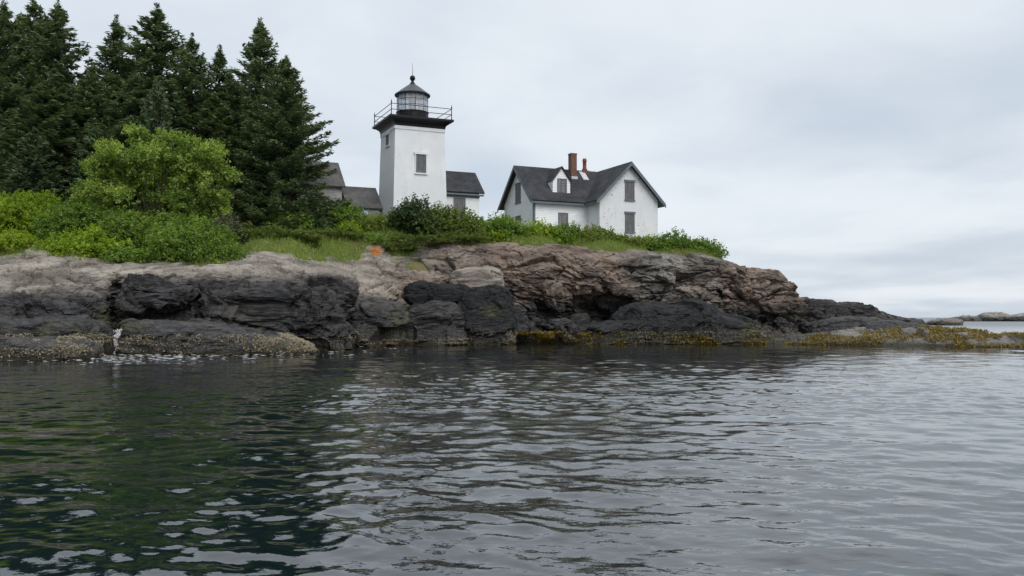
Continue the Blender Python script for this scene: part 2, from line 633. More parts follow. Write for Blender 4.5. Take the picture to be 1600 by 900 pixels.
M = dict(
    brick=m_white_brick(0.12),
    housebrick=m_white_brick(0.6),
    clap=m_weathered('white_clapboard_paint', (0.80, 0.81, 0.83), 0.08, 0.6, 2.0, (0.5, 0.5, 2)),
    roof=m_shingle('dark_roof_shingle', (0.016, 0.017, 0.020), (0.042, 0.043, 0.048)),
    greyroof=m_shingle('grey_roof_shingle', (0.085, 0.082, 0.080), (0.115, 0.110, 0.105)),
    wallshingle=m_shingle('weathered_wall_shingle', (0.19, 0.185, 0.18), (0.30, 0.295, 0.29), 0.16, 0.18),
    trim=m_weathered('slate_grey_trim_paint', (0.105, 0.125, 0.145), 0.2, 0.55),
    board=m_weathered('weathered_grey_board', (0.125, 0.122, 0.125), 0.4, 0.85, 2.5, (6, 6, 0.7), 0.01),
    black=m_plain('black_iron_paint', (0.0055, 0.006, 0.0075), 0.45),
    lroof=m_plain('lantern_roof_paint', (0.085, 0.090, 0.098), 0.42),
    glass=m_glass(),
    chimney=m_chimney_brick(),
    pot=m_weathered('red_terracotta', (0.20, 0.045, 0.03), 0.3, 0.8, 5.0),
    lead=m_plain('pale_skylight', (0.55, 0.55, 0.58), 0.35),
    door=m_weathered('pale_door_paint', (0.42, 0.47, 0.52), 0.1, 0.5),
    rock=m_rock(),
    bark=m_weathered('bark', (0.085, 0.065, 0.050), 0.4, 0.95, 4.0, (1, 1, 0.3), 0.03),
    spruce=m_leaf('spruce_needles', (0.032, 0.058, 0.031), (0.142, 0.196, 0.094), 0.22, 0.6),
    spruce_l=m_leaf('young_spruce_needles', (0.040, 0.070, 0.036), (0.105, 0.150, 0.075), 0.18, 0.6),
    maple=m_leaf('maple_leaves', (0.100, 0.180, 0.040), (0.400, 0.520, 0.125), 0.5),
    lime=m_leaf('bayberry_leaves', (0.105, 0.195, 0.018), (0.370, 0.470, 0.045), 0.48),
    green=m_leaf('rose_leaves', (0.068, 0.140, 0.026), (0.250, 0.370, 0.066), 0.45),
    olive=m_leaf('olive_leaves', (0.080, 0.125, 0.024), (0.220, 0.270, 0.050), 0.4),
    deep=m_leaf('dark_shrub_leaves', (0.024, 0.052, 0.018), (0.085, 0.130, 0.042), 0.3),
    juniper=m_leaf('juniper_sprays', (0.050, 0.090, 0.022), (0.170, 0.220, 0.055), 0.25),
    grey=m_leaf('grey_twiggy_leaves', (0.075, 0.082, 0.050), (0.140, 0.145, 0.085), 0.2),
    grass=m_leaf('grass_blades', (0.120, 0.195, 0.032), (0.300, 0.370, 0.085), 0.42),
    weed=m_leaf('rockweed_fronds', (0.090, 0.068, 0.012), (0.330, 0.240, 0.042), 0.2, 0.4),
    barnacle=m_leaf('barnacle_shell', (0.090, 0.075, 0.042), (0.340, 0.300, 0.205), 0.0, 0.8),
    turf=m_ground(),
    water=m_water(),
    foam=m_plain('white_foam', (0.80, 0.82, 0.83), 0.7),
)

# ------------------------------------------------------------------ the sea
ang = np.concatenate((np.linspace(-80, -36, 24)[:-1], np.linspace(-36, 36, 530), np.linspace(36, 80, 24)[1:])) * math.pi / 180
inv = np.concatenate((np.linspace(1 / 1.2, 1 / 4.0, 40)[:-1], np.linspace(1 / 4.0, 1 / 16.0, 320)[:-1],
                      np.linspace(1 / 16.0, 1 / 70.0, 320)[:-1], np.geomspace(1 / 70.0, 1 / 9000.0, 60)))
rad = 1 / inv
rr_, aa_ = np.meshgrid(rad, ang, indexing='ij')
wx, wy = rr_ * np.sin(aa_), rr_ * np.cos(aa_)
dr = np.gradient(rad)[:, None] * np.ones_like(aa_)
wz = np.zeros_like(wx)
gx, gy = np.zeros_like(wx), np.zeros_like(wx)
patch = 0.75 + 0.5 * np.clip(fbm(np.stack((wx.ravel() * .10, wy.ravel() * .07, 0 * wx.ravel()), 1), 3, 91), -1, 1).reshape(wx.shape)
wr = np.random.default_rng(21)
NW = 150
lam = np.geomspace(0.13, 4.2, NW) * wr.uniform(0.93, 1.07, NW)
for L in lam:
    th = R(-98) + wr.normal(0, 0.80)
    sl = 0.0138 * (min(1.0, L / 0.26) if L < 0.60 else (0.60 / L) ** 0.6) * wr.uniform(0.6, 1.4)
    k = 2 * math.pi / L
    ph = wr.uniform(0, 6.28)
    w = k * (wx * math.cos(th) + wy * math.sin(th)) + ph
    fade = np.clip(L / (2.6 * dr) - 0.35, 0, 1)
    A = sl / k * fade * (patch if L < 2.5 else 1.0)
    wz += A * np.cos(w)
    gx -= A * 0.7 * math.cos(th) * np.sin(w)
    gy -= A * 0.7 * math.sin(th) * np.sin(w)
wv = np.stack((wx + gx, wy + gy, wz), -1).reshape(-1, 3)


def grid_faces(nr, nc):
    i = np.arange(nr - 1)[:, None] * nc + np.arange(nc - 1)[None]
    return np.stack((i, i + 1, i + nc + 1, i + nc), -1).reshape(-1, 4)


wf = grid_faces(len(rad), len(ang))[:, ::-1]
tag(add_obj('water', raw_mesh('water', wv, wf, True, {'chop': ('POINT', np.interp(rr_.ravel(), [70, 220], [0.0, 0.27]))}), M['water']), kind='structure')

# ------------------------------------------------------------------ the rock shore: profiles (photo row, distance) from the water up to the turf
# one line per photo column: waterline, foot, low face, high face, lip, terrace, turf edge, then ground: near, hill, back
COLS = [
    (-420, [(548, 43), (520, 43.5), (490, 44), (460, 44.5), (432, 45.8), (406, 49), (386, 52)], [(365, 58), (345, 66)]),
    (0,    [(550, 42.5), (522, 43.2), (490, 43.8), (463, 44.4), (440, 45.6), (412, 48.5), (391, 51)], [(368, 57), (345, 66)]),
    (60,   [(550, 42.5), (522, 43.2), (490, 43.8), (461, 44.4), (440, 45.6), (410, 48.5), (391, 50.6)], [(370, 57), (345, 66)]),
    (110,  [(550, 42.5), (522, 43.2), (490, 43.9), (458, 44.5), (438, 45.6), (412, 48.0), (393, 50.4)], [(372, 56), (345, 66)]),
    (150,  [(550, 42.7), (522, 43.4), (490, 44.1), (456, 44.8), (436, 45.8), (418, 48.0), (405, 50.4)], [(385, 55), (347, 65)]),
    (250,  [(548, 43.6), (520, 44.2), (490, 44.6), (455, 45.0), (432, 45.8), (424, 48.0), (418, 50.4)], [(398, 54), (350, 65)]),
    (350,  [(546, 43.8), (520, 44.2), (490, 44.6), (455, 45.0), (430, 45.8), (424, 48.0), (415, 50.4)], [(398, 54), (350, 64)]),
    (390,  [(545, 44.2), (520, 44.6), (490, 45.0), (456, 45.4), (430, 46.2), (420, 48.6), (395, 53)], [(380, 57), (348, 64)]),
    (450,  [(541, 45.0), (518, 45.4), (490, 45.8), (460, 46.2), (433, 47.2), (416, 50.5), (389, 55)], [(370, 60), (345, 65)]),
    (500,  [(537, 46.5), (516, 46.8), (492, 47.1), (466, 47.5), (440, 48.6), (420, 52), (396, 57)], [(368, 61.5), (345, 66)]),
    (542,  [(533, 47.8), (516, 48.1), (496, 48.4), (472, 48.8), (455, 49.6), (428, 54), (401, 58)], [(370, 62), (345, 66)]),
    (556,  [(531, 52.0), (512, 52.4), (494, 52.8), (479, 53.2), (464, 54.2), (426, 56.5), (392, 60)], [(368, 62.5), (345, 66)]),
    (600,  [(530, 53.0), (513, 53.4), (496, 53.8), (480, 54.2), (464, 54.8), (422, 57.5), (385, 61)], [(366, 63), (345, 66)]),
    (640,  [(530, 55.5), (510, 56), (490, 56.6), (466, 57.4), (445, 58.4), (402, 60.2), (385, 62)], [(372, 64), (350, 67)]),
    (700,  [(534, 58.5), (510, 59), (480, 59.3), (450, 59.6), (420, 60.0), (389, 61), (382, 62.6)], [(374, 65), (355, 68)]),
    (800,  [(534, 60.3), (506, 60.5), (470, 60.6), (440, 60.8), (412, 61.2), (388, 62), (382.5, 63.6)], [(376, 66), (361, 69.5)]),
    (860,  [(533, 61.5), (508, 61.6), (482, 61.3), (452, 60.6), (415, 61.0), (390, 62), (385, 63.6)], [(379, 66.5), (364, 70.5)]),
    (920,  [(532, 63.5), (508, 64.0), (480, 63.6), (448, 61.2), (414, 61.1), (393, 62), (388, 63.8)], [(382, 67), (368, 71)]),
    (975,  [(532, 64.5), (505, 65.0), (478, 64.6), (446, 62.2), (414, 61.8), (398, 62.6), (391, 64.4)], [(386, 67.5), (374, 72)]),
    (1000, [(532, 62.2), (505, 62.6), (474, 62.4), (442, 62.0), (414, 62.2), (402, 62.8), (396, 64.8)], [(389, 68), (377, 73)]),
    (1050, [(532, 61.6), (505, 62.0), (474, 62.0), (442, 61.9), (414, 62.2), (401, 63), (396, 65)], [(392, 68), (384, 74)]),
    (1100, [(532, 61.5), (505, 61.8), (474, 61.8), (442, 61.8), (416, 62.2), (404, 63), (399, 65)], [(397, 67), (402, 74)]),
    (1140, [(532, 61.0), (506, 61.4), (476, 61.5), (446, 61.7), (422, 62.2), (411, 63), (406, 64.6)], [(410, 67), (440, 74)]),
    (1165, [(532, 60.8), (508, 61.2), (480, 61.4), (452, 61.7), (430, 62.2), (421, 63), (419, 64.6)], [(428, 67), (470, 74)]),
    (1214, [(533, 60.5), (510, 61.0), (484, 61.3), (456, 61.6), (432, 62.0), (425, 63), (424, 64.6)], [(440, 67), (490, 74)]),
    (1232, [(533, 60.5), (512, 61.0), (490, 61.4), (468, 61.8), (450, 62.2), (441, 63.2), (442, 65)], [(462, 68), (500, 74)]),
    (1252, [(533, 60.3), (514, 60.8), (497, 61.3), (482, 61.8), (473, 62.4), (467, 63.6), (468, 65.5)], [(484, 68), (508, 74)]),
    (1322, [(533, 60.5), (516, 61.0), (502, 61.5), (490, 62.0), (482, 62.6), (474, 64), (475, 66)], [(488, 69), (512, 75)]),
    (1362, [(532, 60.8), (517, 61.3), (505, 61.8), (496, 62.2), (489, 62.8), (484, 64), (485, 66)], [(496, 69), (516, 75)]),
    (1372, [(532, 60.8), (518, 61.3), (508, 61.8), (500, 62.2), (495, 62.8), (491, 64), (492, 66)], [(502, 69), (520, 75)]),
    (1442, [(531, 61.5), (519, 62), (511, 62.4), (505, 62.8), (501, 63.4), (498, 64.5), (500, 66)], [(512, 69), (530, 75)]),
    (1456, [(531, 63), (527, 63.5), (522, 64), (518, 64.5), (514, 65), (512, 66), (515, 67)], [(530, 70), (545, 76)]),
    (1480, [(545, 63), (545, 63.5), (545, 64), (545, 64.5), (545, 65), (545, 66), (545, 67)], [(548, 70), (560, 76)]),
]
CP = np.array([c[0] for c in COLS], float)
CY = np.zeros((len(COLS), 12))
CZ = np.zeros((len(COLS), 12))
for i, (px, prof, gr) in enumerate(COLS):
    if px < 548:
        prof = [(py, Yd + dy_) for (py, Yd), dy_ in zip(prof, (-0.5, -0.3, 0.2, 0.9, 1.5, 1.0, 0.4))]
    pts = [at(px, py, Y) for py, Y in prof] + [at(px, py, Y) for py, Y in gr]
    ys = [pts[0][1] - 1.2] + [p[1] for p in pts] + [86, 120]
    zb = 9.6 if px < 900 else max(-3.0, 9.6 - (px - 900) * 0.06)
    zs = [-1.6] + [p[2] for p in pts] + [min(zb, pts[-1][2] + 1.2) if px > 1080 else zb, -3.0]
    zs[1] = min(zs[1], 0.0)
    if px > 1080:
        zs[10] = -2.0
    CY[i], CZ[i] = ys, zs


def lattice(px, t):
    """px, t arrays -> X, Y, Z of the undisplaced land"""
    j = np.clip(np.searchsorted(CP, px) - 1, 0, len(CP) - 2)
    w = np.clip((px - CP[j]) / (CP[j + 1] - CP[j]), 0, 1)
    w = w * w * (3 - 2 * w) * 0.6 + w * 0.4
    k = np.clip(np.floor(t).astype(int), 0, 10)
    g = np.clip(t - k, 0, 1)

    def q(A):
        return (A[j, k] * (1 - w) + A[j + 1, k] * w) * (1 - g) + (A[j, k + 1] * (1 - w) + A[j + 1, k + 1] * w) * g
    Y, Z = q(CY), q(CZ)
    return (px - 800) / FOC * Y * 1.0006, Y, Z


def ground_z(px, Y):
    ts = np.linspace(6.0, 11.0, 160)
    _, ys, zs = lattice(np.full(160, float(px)), ts)
    return float(np.interp(Y, ys, zs))


def rock_disp(P, blocky=1.0, strata=1.0, seed=0):
    """outward displacement in metres that breaks a surface into beds, joints and faceted blocks"""
    wob = np.stack((fbm(P * 0.35, 2, seed + 40), fbm(P * 0.35, 2, seed + 50), fbm(P * 0.35, 2, seed + 60)), 1)
    Q = P + wob * 0.35
    T = np.stack((Q[:, 0], Q[:, 1], Q[:, 2] + 0.10 * Q[:, 0]), 1)
    d = 0.36 * fbm(P * 0.2, 2, seed)
    f1, f2, c, pl = worley(T * np.array((0.36, 0.45, 0.75)), seed + 3)
    d += blocky * (0.26 * c + 0.55 * pl - 0.22 * np.exp(-(f2 - f1) / 0.030))
    f1, f2, c, pl = worley(T * np.array((0.95, 1.2, 2.0)), seed + 5)
    d += blocky * (0.12 * c + 0.26 * pl - 0.07 * np.exp(-(f2 - f1) / 0.04))
    f1, f2, c, pl = worley(T * np.array((2.6, 2.6, 4.6)), seed + 6)
    d += (0.3 + 0.7 * blocky) * (0.045 * c + 0.11 * pl)
    s = T[:, 2] * 1.5 + 0.7 * fbm(P * np.array((0.22, 0.22, 0.5)), 3, seed + 9)
    fr = s - np.floor(s)
    d += strata * (0.16 * np.minimum(fr * 1.15, 6 * (1 - fr)) * (0.7 + 0.6 * vnoise(np.stack((np.floor(s), 0.35 * T[:, 0], 0.35 * T[:, 1]), 1), seed + 11)))
    s = T[:, 2] * 4.7 + 0.8 * fbm(P * np.array((0.5, 0.5, 1.2)), 3, seed + 19)
    fr = s - np.floor(s)
    d += strata * 0.06 * np.minimum(fr * 1.1, 5 * (1 - fr)) * (0.6 + 0.9 * vnoise(P * np.array((0.5, 0.5, 1.0)), seed + 21))
    rg = 1 - np.abs(fbm(P * np.array((0.7, 0.7, 1.3)), 3, seed + 13))
    d += 0.10 * (rg - 0.6)
    d += 0.035 * fbm(P * 3.1, 3, seed + 15)
    return d


def normals(V, nr, nc):
    G = V.reshape(nr, nc, 3)
    a = np.gradient(G, axis=1)
    b = np.gradient(G, axis=0)
    n = np.cross(a, b)
    n /= np.maximum(np.linalg.norm(n, axis=-1, keepdims=True), 1e-9)
    return n.reshape(-1, 3)


pxs = np.concatenate((np.linspace(-420, -10, 110)[:-1], np.arange(-10, 1482, 2.0)))
tts = np.concatenate((np.linspace(0, 1, 14)[:-1], np.linspace(1, 5, 165)[:-1], np.linspace(5, 7.0, 80)[:-1], np.linspace(7.0, 9.0, 45)))
tg, pg = np.meshgrid(tts, pxs, indexing='ij')
tg, pg = tg.ravel(), pg.ravel()
seedp = np.stack((pg * 0.02, tg * 0.9, 0 * tg), 1)
pw = pg + 7.0 * fbm(seedp, 3, 70)
tw = tg + 0.22 * fbm(seedp * 1.3 + 5, 3, 71) * np.clip(tg, 0, 1) * np.clip(9 - tg, 0, 1)
X, Y, Z = lattice(pw, tw)
X = (pg - 800) / FOC * Y * 1.0006
face = np.clip(tg - 0.6, 0, 1) * np.clip((5.6 - tg) / 1.0, 0, 1)
for c0, wd, dp in ((181, 11.0, 1.7), (313, 4.0, 0.9), (548, 6.0, 1.2), (988, 6.0, 0.9), (735, 3, 0.4), (1128, 4, 0.6)):
    wob = 3.0 * fbm(np.stack((tg * 2.0, 0 * tg + c0, 0 * tg), 1), 2, 73)
    Y = Y + dp * np.exp(-((pg + wob - c0) / wd) ** 2) * face
lowf = np.clip((5.2 - tg) / 3.0, 0, 1)
Y = Y - (0.9 * fbm(np.stack((X * 0.16, Z * 0.30, 0 * X + 3), 1), 3, 77)) * lowf * np.where(pg > 1240, 0.4, 1)
X = (pg - 800) / FOC * Y * 1.0006
P = np.stack((X, Y, Z), 1)
N = normals(P, len(tts), len(pxs))
N = np.where((N[:, 1:2] > 0.3) & (tg[:, None] < 5), -N, N)
if N[:, 2].mean() < 0:
    N = -N
bl = np.interp(pg, [-420, 500, 600, 680, 1200, 1300, 1480], [0.8, 0.85, 0.9, 1.15, 1.25, 1.1, 0.5])
st = np.interp(pg, [-420, 500, 640, 1200, 1480], [1.15, 1.2, 0.9, 0.7, 1.0])
inland = np.interp(tg, [4.5, 5.6, 7.0, 7.6], [1, 0.5, 0.35, 0.2])
d = rock_disp(P, bl, st, 1) * inland * np.clip(0.5 + tg, 0.5, 1) * np.where(pg > 1400, 0.5, 1)
V = P + N * d[:, None]
thr = np.interp(pg, [-420, 0, 130, 200, 540, 560, 640, 700, 840, 960, 1010, 1150, 1250, 1290, 1480], [3.0, 2.85, 2.9, 3.6, 4.1, 3.0, 2.2, 2.2, 2.7, 3.1, 2.3, 2.2, 2.7, 4.0, 4.0])
red = np.interp(pg, [-420, 0, 200, 420, 560, 640, 760, 960, 1010, 1120, 1160, 1230, 1480], [0.25, 0.25, 0.4, 0.25, 0.75, 0.5, 0.85, 0.75, 0.35, 0.3, 0.6, 0.7, 0.3])
pale = np.interp(pg, [-420, 180, 330, 600, 650, 1480], [0.75, 0.75, 0.9, 0.55, 0.12, 0.0]) * np.clip((tg - 3.6) / 1.0, 0, 1)
pale = np.clip(pale + 0.25 * np.exp(-((pg - 560) / 60) ** 2), 0, 1)
orange = np.clip(1.3 - (((V[:, 0] - at(589, 391, 60.5)[0]) / 0.40) ** 2 + ((V[:, 2] - at(589, 391, 60.5)[2]) / 0.45) ** 2) + 1.0 * fbm(V * 2.5, 3, 5), 0, 1)
shore = add_obj('rock_shore', raw_mesh('rock_shore', V, grid_faces(len(tts), len(pxs)), False,
                                       {'thr': ('POINT', thr), 'red': ('POINT', red), 'lichen': ('POINT', orange), 'pale': ('POINT', pale)}), M['rock'])
tag(shore, kind='structure')
SHOREV, SHOREN = V, N

# turf over the land
pxs2 = np.arange(-420, 1300, 6.0)
tts2 = np.concatenate((np.linspace(5.5, 9, 120)[:-1], np.linspace(9, 11, 30)))
tg2, pg2 = [a.ravel() for a in np.meshgrid(tts2, pxs2, indexing='ij')]
X, Y, Z = lattice(pg2, tg2)
nz = fbm(np.stack((X * 0.45, Y * 0.45, 0 * X), 1), 4, 31)
edge = np.interp(pg2, [-420, 380, 470, 640, 680, 1300], [6.35, 6.35, 6.05, 6.1, 6.3, 6.3])
lift = -0.75 + 0.98 * np.clip((tg2 - edge) / 0.9, 0, 1) + 0.42 * nz
lift = lift - 0.7 * np.exp(-((pg2 - 588) / 24.0) ** 2) * np.clip((7.3 - tg2) / 0.4, 0, 1)
lift = np.where(tg2 > 8, np.maximum(lift, 0.1), lift)
lift = lift - np.clip((pg2 - 1120) / 40, 0, 1) * 1.2
ground = add_obj('ground', raw_mesh('ground', np.stack((X, Y, Z + lift), 1), grid_faces(len(tts2), len(pxs2)), True), M['turf'])
tag(ground, kind='structure')
GP, GT, GPX = np.stack((X, Y, Z + lift), 1), tg2, pg2


# ------------------------------------------------------------------ rocks that stand apart from the shore
ROCKPTS = []


def boulder(name, label, c, half, boxy=0.45, rz=0.0, tilt=(0, 0), taper=0.0, skew=0.0, blocky=0.6, strata=0.8, amp=1.0, thr=3.0, red=0.3, pale=0.0, ink=0.0, seed=1, nu=112, nv=60, group=None):
    th, ph = np.meshgrid(np.linspace(-math.pi / 2, math.pi / 2, nv), np.linspace(-math.pi, math.pi, nu), indexing='ij')

    def sp(v, e_):
        return np.sign(v) * np.abs(v) ** e_
    x = sp(np.cos(th), boxy) * sp(np.cos(ph), boxy)
    y = sp(np.cos(th), boxy) * sp(np.sin(ph), boxy)
    z = sp(np.sin(th), boxy)
    k = 1 - taper * (x * 0.5 + 0.5)
    L = np.stack((x * half[0], y * half[1], z * half[2] * k + (k - 1) * half[2] + skew * x * half[0]), -1).reshape(-1, 3)
    M3 = Matrix.Rotation(rz, 3, 'Z') @ Matrix.Rotation(tilt[1], 3, 'Y') @ Matrix.Rotation(tilt[0], 3, 'X')
    L = L @ np.array(M3).T
    P = L + np.array(c)
    N = normals(P, nv, nu)
    out = ((P - np.array(c)) * N).sum(1)
    N = np.where(out[:, None] < 0, -N, N)
    d = rock_disp(P + seed * 13.7, blocky, strata, 1) * amp
    G = (L + N * d[:, None]).reshape(nv, nu, 3)
    G[:, -1] = G[:, 0]
    G[0] = G[0].mean(0)
    G[-1] = G[-1].mean(0)
    V = G.reshape(-1, 3)
    n = len(V)
    o = add_obj(name, raw_mesh(name, V, grid_faces(nv, nu), False,
                               {'thr': ('POINT', np.full(n, thr)), 'red': ('POINT', np.full(n, red)), 'lichen': ('POINT', np.zeros(n)), 'pale': ('POINT', np.full(n, pale)), 'ink': ('POINT', np.full(n, ink))}), M['rock'])
    o.location = c
    tag(o, label, 'rock', group, 'thing')
    ROCKPTS.append((V + np.array(c), N))
    return o


def rock_at(name, label, px0, px1, py_top, Y, depth, zlow=-0.9, **k):
    cx = 0.5 * (px0 + px1)
    top = at(cx, py_top, Y)[2]
    hw = 0.5 * (px1 - px0) / FOC * Y
    hz = 0.5 * (top - zlow)
    return boulder(name, label, (xpx(cx, Y), Y, zlow + hz), (hw * 0.95, depth, hz * 0.97), **k)


rock_at('low_rock', 'low grey slab at the water with a white barnacle band', -260, 158, 529, 36.5, 1.7, boxy=0.42, blocky=0.7, strata=0.9, amp=0.45, thr=5, red=0.1, seed=2, nu=200)
rock_at('low_rock', 'dark ledge behind the barnacled slab, below the pale terrace', -120, 166, 500, 40.0, 1.8, boxy=0.4, blocky=0.7, strata=1.0, amp=0.5, thr=5, red=0.1, seed=3, nu=200)
rock_at('low_rock', 'long dark rock with a thick tan barnacle skirt, tapering into the water', 196, 505, 494, 42.0, 1.8, boxy=0.6, taper=0.36, blocky=0.7, strata=0.7, amp=0.5, thr=5, red=0.1, seed=4, nu=220)
rock_at('black_rock', 'big smooth black rock block with rounded right shoulder', 712, 810, 446, 56.0, 1.6, boxy=0.58, tilt=(0, -0.10), blocky=0.75, strata=0.4, amp=0.5, thr=6, ink=1.0, red=0.0, seed=5)
rock_at('black_rock', 'squat black block leaning between the green slab and big black block', 672, 732, 447, 56.8, 1.3, zlow=1.6, boxy=0.55, tilt=(0, 0.12), blocky=0.75, strata=0.4, amp=0.5, thr=6, ink=1.0, red=0.0, seed=6)
rock_at('black_rock', 'leftmost square black block on top of the green ledge', 638, 690, 441, 57.4, 1.3, zlow=1.8, boxy=0.5, tilt=(0, -0.1), blocky=0.75, strata=0.4, amp=0.5, thr=6, ink=1.0, red=0.0, seed=7)
rock_at('green_ledge', 'low algae green ledge in front of the square black blocks', 618, 724, 483, 55.2, 1.5, boxy=0.4, skew=0.03, blocky=0.9, strata=1.1, amp=0.75, thr=4, red=0.1, seed=8)
rock_at('tan_boulder', 'pale tan boulder resting against the pink cliff', 700, 790, 418, 58.6, 1.4, zlow=2.6, boxy=0.5, tilt=(0, -0.08), blocky=0.4, strata=0.8, amp=0.5, thr=0, red=0.45, pale=0.6, seed=9)
rock_at('black_hump', 'black whale-backed rock with yellow weed at its foot', 948, 1132, 471, 57.6, 1.9, boxy=0.66, taper=-0.05, blocky=0.75, strata=0.5, amp=0.5, thr=6, ink=1.0, red=0.0, seed=10, nu=180)
rock_at('black_slab', 'slanting black slab leaning on the left end of the whale-backed rock', 884, 1010, 500, 56.9, 1.5, boxy=0.55, skew=0.13, blocky=0.75, strata=0.6, amp=0.5, thr=6, ink=1.0, red=0.0, seed=17)
rock_at('black_hump', 'dark sloping rock wedged against the right end of the whale-backed rock', 1080, 1190, 486, 57.2, 1.6, boxy=0.5, taper=0.22, blocky=0.75, strata=0.8, amp=0.5, thr=6, ink=1.0, red=0.0, seed=11)
rock_at('sea_rock', 'lone low brown rock out in the water beyond the ledge', 1448, 1498, 500, 195, 4.0, zlow=-0.7, boxy=0.8, taper=-0.35, blocky=0.5, amp=0.8, thr=0.6, red=0.5, seed=12, nu=60, nv=30)
rock_at('sea_rock', 'pale rounded islet farthest from the right edge of the photo', 1482, 1528, 493.5, 390, 8, zlow=-2, boxy=1.0, blocky=0.6, amp=1.3, thr=1.9, pale=0.7, red=0.25, seed=13, nu=60, nv=30)
rock_at('sea_rock', 'tallest pale rounded islet on the horizon', 1524, 1577, 488, 395, 9, zlow=-2, boxy=1.0, blocky=0.6, amp=1.3, thr=1.9, pale=0.7, red=0.25, seed=14, nu=60, nv=30)
rock_at('sea_rock', 'broad pale islet running out of the right edge of the photo', 1566, 1690, 489.5, 385, 9, zlow=-2, boxy=1.0, blocky=0.6, amp=1.3, thr=1.9, pale=0.7, red=0.25, seed=15, nu=80, nv=30)
rock_at('sea_rock', 'thin dark reef joining the ledge and the pale islets', 1446, 1490, 499.6, 330, 6, zlow=-2, boxy=1.0, blocky=0.8, amp=0.7, thr=6, red=0.2, seed=16, nu=60, nv=30)

rock_at('rock_block', 'rounded dark buttress bulging under the pale terrace, left of the cleft', 62, 152, 462, 44.0, 1.3, boxy=0.6, tilt=(0.2, 0.05), blocky=1.05, strata=0.8, amp=0.8, thr=3.0, red=0.1, seed=41)
rock_at('rock_block', 'dark block at the left edge under the pale terrace', -70, 58, 470, 43.8, 1.3, boxy=0.5, tilt=(0.15, 0), blocky=1.05, strata=0.8, amp=0.8, thr=3.2, red=0.1, seed=42)
rock_at('rock_block', 'black overhanging bed just right of the splashing cleft', 196, 306, 446, 45.0, 1.2, zlow=2.2, boxy=0.5, tilt=(0, 0.06), blocky=1.05, strata=1.0, amp=0.8, thr=5, red=0.0, seed=43)
rock_at('rock_block', 'broad black wall block between the two vertical cracks and the gully', 322, 520, 452, 45.6, 1.3, zlow=1.2, boxy=0.4, tilt=(0.12, 0.03), blocky=1.05, strata=1.0, amp=0.8, thr=5, red=0.0, seed=44, nu=160)
rock_at('rock_block', 'jutting rounded black ledge at the right end of the dark wall', 440, 535, 479, 46.4, 1.3, zlow=0.9, boxy=0.5, blocky=1.05, strata=1.0, amp=0.8, thr=5, red=0.0, seed=45)
rock_at('rock_block', 'low black foot of the dark wall beside the gully', 462, 546, 503, 46.4, 1.2, boxy=0.45, blocky=1.05, strata=1.0, amp=0.8, thr=5, red=0.0, seed=46)
rock_at('rock_block', 'green stained low block right of the gully', 556, 628, 482, 53.0, 1.4, boxy=0.45, blocky=1.05, strata=1.1, amp=0.8, thr=3.0, red=0.1, seed=47)
rock_at('rock_slab', 'highest dark slab on the seaward point, next to the brown cliff', 1256, 1300, 469, 62.8, 1.0, zlow=1.2, boxy=0.3, tilt=(0, 0.05), blocky=0.5, strata=1.0, amp=0.35, thr=5, red=0.1, seed=48, nu=70, nv=40)
rock_at('rock_slab', 'middle dark slab of the stepped seaward point', 1292, 1338, 474, 63.0, 1.0, zlow=1.1, boxy=0.3, tilt=(0, 0.04), blocky=0.5, strata=1.0, amp=0.35, thr=5, red=0.1, seed=49, nu=70, nv=40)
rock_at('rock_slab', 'lowest dark slab at the end of the stepped seaward point', 1326, 1372, 483, 63.0, 1.0, zlow=0.9, boxy=0.3, tilt=(0, 0.03), blocky=0.5, strata=1.0, amp=0.35, thr=5, red=0.1, seed=50, nu=70, nv=40)
rock_at('green_hump', 'low dark hump with a green algae back on the seaward point', 1258, 1440, 491, 60.5, 2.2, zlow=-0.6, boxy=0.75, taper=0.15, blocky=0.4, strata=0.7, amp=0.5, thr=5, red=0.1, seed=51, nu=150, nv=50)

# the tidal ledge running out to the right
lx = np.linspace(xpx(1180, 54), xpx(1900, 50), 430)
ly = np.linspace(47.0, 64.0, 140)
LY, LX = [a.ravel() for a in np.meshgrid(ly, lx, indexing='ij')]
lp = 800 + LX / LY * FOC
front = np.interp(lp, [1150, 1190, 1300, 1400, 1500, 1600, 1700, 1900], [57.5, 56.5, 54, 52, 50.3, 49.8, 50, 51])
back = np.interp(lp, [1150, 1440, 1470, 1530, 1600, 1700, 1900], [66, 66, 61, 57.5, 55.5, 55.0, 54.0])
hgt = np.interp(lp, [1150, 1200, 1300, 1400, 1450, 1520, 1545, 1600, 1700, 1900], [0.5, 0.75, 0.92, 1.05, 1.05, 0.88, 0.75, 0.92, 0.75, 0.5])
e0 = np.clip((LY - front) / 2.2, -0.6, 1)
e1 = np.clip((back - LY) / 2.2, -0.6, 1)
Pl = np.stack((LX, LY, 0 * LX), 1)
zl = hgt * np.minimum(np.sign(e0) * np.abs(e0) ** 0.7, np.sign(e1) * np.abs(e1) ** 0.7) - 0.12
Pl[:, 2] = zl
dl = rock_disp(Pl + 31.0, 0.6, 0.9, 1)
Pl[:, 2] += (0.62 * dl - 0.05) * np.clip(0.4 + np.minimum(e0, e1), 0.1, 1)
n = len(Pl)
led = add_obj('tidal_ledge', raw_mesh('tidal_ledge', Pl, grid_faces(len(ly), len(lx)), False,
                                      {'thr': ('POINT', np.interp(LY, [48, 55, 59], [0.1, 0.5, 3.0])), 'red': ('POINT', np.full(n, 0.3)), 'lichen': ('POINT', np.zeros(n)), 'pale': ('POINT', np.full(n, 0.35))}), M['rock'])
tag(led, 'low tidal ledge with golden weed running out to the right', 'ledge')
ROCKPTS.append((Pl, normals(Pl, len(ly), len(lx)) * 1.0))
LEDGE = Pl

